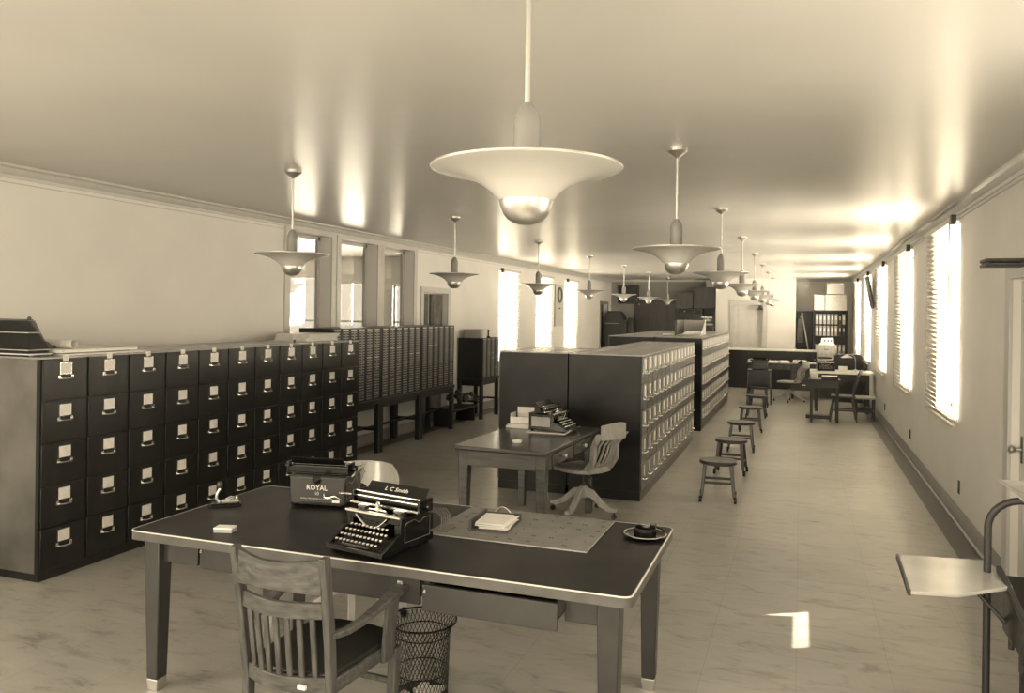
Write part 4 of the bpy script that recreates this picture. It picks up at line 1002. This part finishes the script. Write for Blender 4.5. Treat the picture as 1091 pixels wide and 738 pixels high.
# bow-back chair
def bow_chair(label, loc, rz):
    t = thing('bow_back_chair', label, 'chair', loc, rz)   # faces -x, back +x
    q = MB(); q.prism(rrect(.20, .20, .07), 'z', .42, .455); q.build('seat', M_wood, t, .008)
    for sx in (-1, 1):
        for sy in (-1, 1): q = MB(); q.bar((sx * .22, sy * .19, 0), (sx * .15, sy * .15, .42), .026, .026, up=(0, 1, 0), w2=.034, h2=.034); q.build('leg', M_wood, t, .004)
    q = MB(); P = [(.16 + .13 * math.sin(PI * i / 16), -.19 * math.cos(PI * i / 16), .45 + .45 * math.sin(PI * i / 16) ** .6) for i in range(17)]; q.tube(P, .017, 8); q.build('back_bow', M_wood, t)
    for i in range(-2, 3):
        y = i * .06; h = .9 - .35 * (abs(i) / 3) ** 2
        q = MB(); q.cyl((.16, y * .9, .45), (.16 + .12 * (h - .45) / .45, y * 1.2, h), .009, n=8); q.build('spindle', M_wood, t)
    q = MB(); q.cyl((-.19, -.17, .2), (.19, -.17, .2), .011, n=8); q.cyl((-.19, .17, .2), (.19, .17, .2), .011, n=8); q.cyl((0, -.17, .2), (0, .17, .2), .011, n=8); q.build('stretcher', M_wood, t)
    return t
bow_chair('bow-back wooden chair at the far side table by the right wall', (.72, 15.35, 0), .0)
t = thing('low_bench_seat', 'pale-topped low bench against the right wall under far table', 'bench', (1.10, 15.75, 0))
MB().box(-.17, .17, -.22, .22, .38, .41).build('seat', M_woodl, t, .004)
for sx in (-1, 1):
    for sy in (-1, 1): MB().box(sx * .145 - .015, sx * .145 + .015, sy * .18 - .015, sy * .18 + .015, 0, .38).build('leg', M_darkwood, t)
q = MB(); q.box(-.15, .15, -.2, .2, .14, .16); q.box(-.12, .10, -.15, .15, .16, .22); q.build('lower_shelf', M_darkwood, t)
# bookcase with binders
t = thing('bookcase', 'open steel bookcase of binders in the far right recess', 'bookcase', (.76, 23.6, 0))
q = MB(); W_ = .42
for x in (-W_, W_): q.box(x - .015, x + .015, 0, .32, 0, 2.02)
q.box(-W_, W_, .30, .32, 0, 2.02); q.build('frame', M_slot, t)
for z in (.05, .44, .78, 1.12, 1.30, 1.62, 2.0): 
    if z != 1.12: MB().box(-W_, W_, 0, .31, z - .012, z + .012).build('shelf', M_slot, t)
random.seed(31)
for lv, (z, nme) in enumerate(((1.632, 'top'), (1.312, 'middle'), (.95 - .158, 'lower'))):
    n_ = 8
    hgt = .28
    for i in range(n_):
        x = -.345 + i * .098
        dark = (i == 6 and lv != 2) or (i == 7 and lv == 1)
        q = MB(); q.box(-.037, .037, 0, .26, 0, hgt); o_ = thing('binder', '%s binder, %s from the left on the %s shelf of the far bookcase' % ('dark' if dark else 'pale', ORD[i + 1], nme), 'binder', (.76 + x, 23.62, z), 0, 'binders on the far bookcase')
        q.build('cover', M_bind2 if dark else M_binder, o_, .006); MB().box(-.02, .02, -.002, 0, .12, .22).build('spine_label', M_label if not dark else M_binder, o_)
for lb, nm_, x0, x1, z0, z1 in (('narrow pale carton, left one on top of the far bookcase', 'carton', .34, .60, 2.015, 2.44), ('wide pale carton, right one on top of the far bookcase', 'carton', .62, 1.17, 2.015, 2.44), ('pale carton stacked highest on the far bookcase', 'carton', .66, 1.10, 2.46, 2.76)):
    t = thing(nm_, lb, 'carton', ((x0 + x1) / 2, 23.76, z0), 0, 'cartons on the far bookcase'); w_ = (x1 - x0) / 2
    MB().box(-w_, w_, -.14, .14, 0, z1 - z0 - .05).build('carton_body', M_label, t, .004); MB().box(-w_ - .004, w_ + .004, -.144, .144, z1 - z0 - .05, z1 - z0).build('lid', M_label, t, .004)
t = thing('tall_locker', 'tall dark steel locker left of the far bookcase', 'locker', (.12, 24.1, 0))
MB().box(-.24, .2, 0, .45, 0, 1.99).build('locker_body', M_cab, t, .005)
for x in (-.235, -.015): MB().box(x, x + .21, -.014, 0, .06, 1.95).build('door', M_cab, t, .004)
t = thing('leaning_drafting_square', 'long pale wooden bars leaning before the dark locker', 'drafting square', (.02, 23.7, 0))
q = MB(); q.bar((.18, .0, .90), (.0, .3, 1.95), .035, .012); q.bar((.18, 0, .9), (.26, -.1, .0), .035, .012); q.build('long_bar', M_woodl, t); q = MB(); q.bar((-.02, .28, 1.80), (.02, .28, 1.93), .05, .014); q.build('head_piece', M_woodl, t)
# smock hanging
q = MB(); q.rings([[(-.06 * s, -.03, z), (.06 * s, -.03, z), (.06 * s, .03, z), (-.06 * s, .03, z)] for z, s in ((0, 1.5), (.3, 1.4), (.6, 1.0), (.68, .5))])
tag(q.build('hanging_cloth', M_garment, loc=(-.02, 23.98, 1.1)), 'grey cloth hanging at the left edge of the far locker', 'cloth')
# far left alcove
t = thing('dark_picture', 'dark framed picture high on the far left wall', 'picture', (-5.05, YF, 2.15))
MB().box(-.32, .34, -.04, 0, 0, .58).build('frame', M_slot, t, .004); MB().box(-.27, .29, -.045, -.04, .05, .53).build('picture_face', M_black, t)
t = thing('covered_machine', 'bulky dark cloth-covered machine in the far left corner', 'covered machine', (-5.2, 23.7, 0))
q = MB(); q.prism([(-.33, 0), (.33, 0), (.33, 1.62), (.24, 1.66), (.20, 1.82), (.08, 1.92), (-.22, 1.92), (-.31, 1.84), (-.33, 1.7)], 'y', -.25, .25); q.build('machine_cover', M_bind2, t, .02, seg=3)
MB().box(-.30, .1, -.262, -.25, 1.54, 1.56).build('seam_strip', M_box, t)
MB().box(.34, .48, -.15, .2, 0, 1.72).build('side_case', M_bind2, t, .02)
t = thing('black_cabinet', 'black open cabinet against the far wall beside the dark door', 'cabinet', (-3.12, 24.1, 0))
MB().box(-.42, .38, 0, .45, 0, 2.02).build('cabinet_body', M_black, t, .006)
for z in (1.3, 1.6, 1.88): MB().box(-.36, .32, -.008, 0, z, z + .10).build('drawer', M_cab, t, .004)
q = MB()
for x in (-.15, .15): q.box(x, x + .03, -.014, -.008, 1.93, 1.95)
q.build('label_marks', M_satin, t)
for i, (x0, x1, z0, z1, l_) in enumerate(((-3.5, -3.02, 2.03, 2.52, 'dark carton on the black cabinet, left one'), (-3.0, -2.36, 2.03, 2.66, 'larger dark carton on the black cabinet, beside the pale block'))):
    t = thing('carton', l_, 'carton', ((x0 + x1) / 2, 24.3, z0)); w_ = (x1 - x0) / 2
    MB().box(-w_, w_, -.2, .2, 0, z1 - z0 - .05).build('carton_body', M_doord, t, .006); MB().box(-w_ - .005, w_ + .005, -.205, .205, z1 - z0 - .05, z1 - z0).build('lid', M_doord, t, .006)
t = thing('small_carton', 'small pale carton near the ceiling on the larger dark carton', 'carton', (-2.52, 24.15, 2.66))
MB().box(-.12, .12, -.1, .1, 0, .20).build('carton_body', M_box, t, .004)
t = thing('machine_table', 'dark table with papers in the far alcove by the pale block', 'table', (-2.55, 23.95 - .35, 0))
MB().box(-.24, .20, -.3, .1, .95, 1.55).build('cabinet_body', M_black, t, .006)
MB().box(-.2, .18, -.26, .06, 0, .95).build('pedestal', M_black, t)
t = thing('paper_sheaf', 'pale papers on the dark table beside the pale block', 'papers', (-2.55, 23.5, 1.551))
MB().box(-.17, .17, -.12, .12, 0, .05).build('bundle', M_box, t)
typewriter('black typewriter on the dark table in the far alcove', (-2.55, 23.52, 1.603), 0, .34, 'front', False)
# tray on rear bank
t = thing('open_file_tray', 'open pale tray with papers on top of the rear cabinet bank', 'tray', (-1.86, 14.6, 1.485), 0)
MB().box(-.20, .22, -.45, .45, 0, .012).build('tray_bottom', M_woodl, t)
MB().box(-.20, .20, .438, .45, 0, .26).build('back_panel', M_box, t)
MB().box(-.22, -.18, -.45, .45, 0, .26).build('left_side', M_wood, t)
q = MB(); q.hexa([(.20, -.45, 0), (.212, -.45, 0), (.212, .45, 0), (.20, .45, 0), (.20, -.2, .05), (.212, -.2, .05), (.212, .45, .26), (.20, .45, .26)]); q.build('right_side', M_box, t)
t = thing('paper_bundle', 'white papers lying in the tray on the rear bank', 'papers', (-1.84, 14.6, 1.498), .06)
for i in range(4): MB().box(-.15 + .02 * i, .16 + .01 * i, -.3, .32, .012 * i, .012 * i + .011).build('sheet', M_paper, t)
tag(MB().box(-.1, .1, -.1, .1, 0, .02).build('card_pack', M_paper, loc=(-2.2, 13.9 + .4, 1.485)), 'small white pack left of the tray on the rear bank', 'cards')
# small dark bracket lamp over pale door
t = thing('door_closer', 'small dark bell-shaped fitting above the pale far door', 'door fitting', (-1.10, 23.70, 2.0))
MB().lathe([(.10, .0), (.085, .03), (.04, .07), (.03, .12), (.015, .14)], 16).build('bell', M_slot, t); MB().box(-.12, .04, .02, .12, .13, .17).build('bracket', M_slot, t)

# ------------------------------------------------------------------ foreground right tubular stand
t = thing('tubular_machine_stand', 'steel tube stand with pale side leaf at the right edge', 'stand', (.80, 4.10, 0))
q = MB()
P = [(0, 0, 0.0), (0, 0, .915)] + [(.14 * (1 - math.cos(a)), -.05 * (1 - math.cos(a)), .915 + .14 * math.sin(a)) for a in [PI / 2 * i / 8 for i in range(1, 9)]] + [(.45, -.16, 1.055)]
q.tube(P, .016, 14); q.build('front_tube', M_slot, t)
q = MB(); q.tube([(.45, -.16, 1.055), (.5, -.18, 1.0), (.5, -.18, 0.0)], .016, 12); q.build('rear_tube', M_slot, t)
q = MB(); q.tube([(-.13, .22, .40), (.0, .0, .47), (.18, -.32, .40)], .009, 8) if False else q.tube([(-.12, .02, .70), (.02, -.05, .56), (.20, -.14, .38)], .009, 8); q.build('brace', M_slot, t)
q = MB(); q.tube([(.075, -.10, .70), (.075, -.10, .42)], .012, 10); q.build('leaf_support', M_slot, t)
# leaf
lf = [(-.35, .13), (.045, .20), (.06, -.18), (-.18, -.38), (-.36, -.41)]
q = MB(); q.prism([(-.35, .13), (.045, .20), (.06, -.18), (-.18, -.38), (-.36, -.41)], 'z', .700, .716); q.build('side_leaf', M_leaf, t, .003)
q = MB(); q.bar((-.352, .13, .708), (-.362, -.41, .708), .012, .022); q.build('leaf_edge', M_slot, t)
t = thing('black_office_machine', 'black office machine with wheel beside the tubular stand', 'office machine', (.985, 3.86, 0))
q = MB(); q.hexa([(-.13, -.30, .47), (.2, -.30, .47), (.2, .22, .47), (-.13, .22, .47), (-.13, -.30, .62), (.2, -.30, .62), (.2, .22, .72), (-.13, .22, .72)]); q.build('machine_body', M_black, t, .015, seg=3)
q = MB(); q.bar((-.14, -.32, .635), (-.14, .24, .735), .022, .03); q.build('front_bar', M_slot, t, .004)
q = MB(); q.tube([(-.08, -.05 + .10 * math.cos(a * PI / 12), .42 + .10 * math.sin(a * PI / 12)) for a in range(24)], .011, 8, True)
for a in range(3): q.bar((-.08, -.05 - .1 * math.cos(a * PI / 3), .42 - .1 * math.sin(a * PI / 3)), (-.08, -.05 + .1 * math.cos(a * PI / 3), .42 + .1 * math.sin(a * PI / 3)), .01, .012)
q.cyl((-.11, -.05, .42), (.0, -.05, .42), .02, n=12); q.build('hand_wheel', M_deskmetal, t)
q = MB(); q.box(-.07, .19, -.26, .2, .30, .52); q.build('lower_housing', M_black, t, .01)
for x, y in ((-.05, -.24), (-.05, .18), (.17, -.24), (.17, .18)): MB().box(x - .015, x + .015, y - .015, y + .015, 0, .30).build('leg', M_slot, t)
t = thing('upper_tray', 'shallow pale tray on top of the tubular stand at the right edge', 'tray', (1.10, 4.04, 1.050))
q = MB(); a_, b_ = .14, .22
q.rings([[(-a_, -b_, 0), (a_, -b_, 0), (a_, b_, 0), (-a_, b_, 0)], [(-a_ - .085, -b_ - .05, .045), (a_ + .06, -b_ - .05, .045), (a_ + .06, b_ + .05, .045), (-a_ - .085, b_ + .05, .045)], [(-a_ - .078, -b_ - .044, .047), (a_ + .054, -b_ - .044, .047), (a_ + .054, b_ + .044, .047), (-a_ - .078, b_ + .044, .047)], [(-a_ + .004, -b_ + .004, .005), (a_ - .004, -b_ + .004, .005), (a_ - .004, b_ - .004, .005), (-a_ + .004, b_ - .004, .005)]])
q.build('tray_body', M_leaf, t)

# ------------------------------------------------------------------ camera
F = 852.; TH = math.atan(308 / F); RO = .014
cam = bpy.data.cameras.new('camera'); co = bpy.data.objects.new('camera', cam); COL.objects.link(co)
cam.sensor_fit = 'HORIZONTAL'; cam.sensor_width = 36; cam.lens = 36 * F / 1091
cam.shift_y = -(369 - 332.2) / 1091
cam.clip_start = .05; cam.clip_end = 100
R = Matrix.Rotation(TH, 4, 'Z') @ Matrix.Rotation(PI / 2, 4, 'X') @ Matrix.Rotation(RO, 4, 'Z')
co.matrix_world = Matrix.Translation((0, 0, 1.85)) @ R
scn.camera = co

# ------------------------------------------------------------------ light
TINT = (1, .87, .655)
def area(name, loc, rot, sx, sy, p, spread=PI):
    l = bpy.data.lights.new(name, 'AREA'); l.shape = 'RECTANGLE'; l.size = sx; l.size_y = sy; l.energy = p; l.color = TINT; l.spread = spread
    o = bpy.data.objects.new(name, l); COL.objects.link(o); o.location = loc; o.rotation_euler = rot; return o
for a, c in RWIN: area('window_daylight', (XR + .26, (a + c - .42) / 2, 1.8), (0, PI / 2, 0), 1.85, c - a - .42, 300 + 45 * (a - 8) / 3)
for a, c in [(-.6, 1.05), (2.0, 3.6), (-3.6, -2)]: area('window_daylight', (XR + .12, (a + c) / 2, 1.8), (0, PI / 2, 0), 1.8, c - a, 42)
for a, c in LWIN: area('window_daylight', (XL - .30, (a + c) / 2, 1.77), (0, -PI / 2, 0), 1.75, c - a, 210)
for a, c in ((-3.5, -1.9), (-.8, .9)): area('window_daylight', (XL - .11, (a + c) / 2, 1.78), (0, -PI / 2, 0), 1.7, c - a, 150)
for a, c in ((-4.9, -3.1), (-2.4, -.6), (0, 1.1)): area('window_daylight', ((a + c) / 2, YN - .11, 1.78), (PI / 2, 0, 0), c - a, 1.7, 120 * (c - a) / 1.8)
for (a, c, lo, hi) in ENDW: area('window_daylight', ((a + c) / 2, 13.93, (lo + hi) / 2), (-PI / 2, 0, 0), c - a - .02, hi - lo - .02, 90 * (c - a))
# sun
v = Vector((-1.345, -.81, -1)).normalized()
s = bpy.data.lights.new('sun', 'SUN'); s.energy = 30; s.angle = .009; s.color = (1, .885, .68)
so = bpy.data.objects.new('sun', s); COL.objects.link(so); so.rotation_euler = v.to_track_quat('-Z', 'Y').to_euler(); so.location = (6, 9, 6)
w = bpy.data.worlds.new('sky'); scn.world = w; w.use_nodes = True
bg = w.node_tree.nodes['Background']; bg.inputs[0].default_value = (1, .885, .68, 1); bg.inputs[1].default_value = 1.05

scn.view_settings.view_transform = 'Standard'; scn.view_settings.look = 'None'; scn.view_settings.exposure = 0.1; scn.view_settings.gamma = 1
scn.view_settings.use_curve_mapping = False
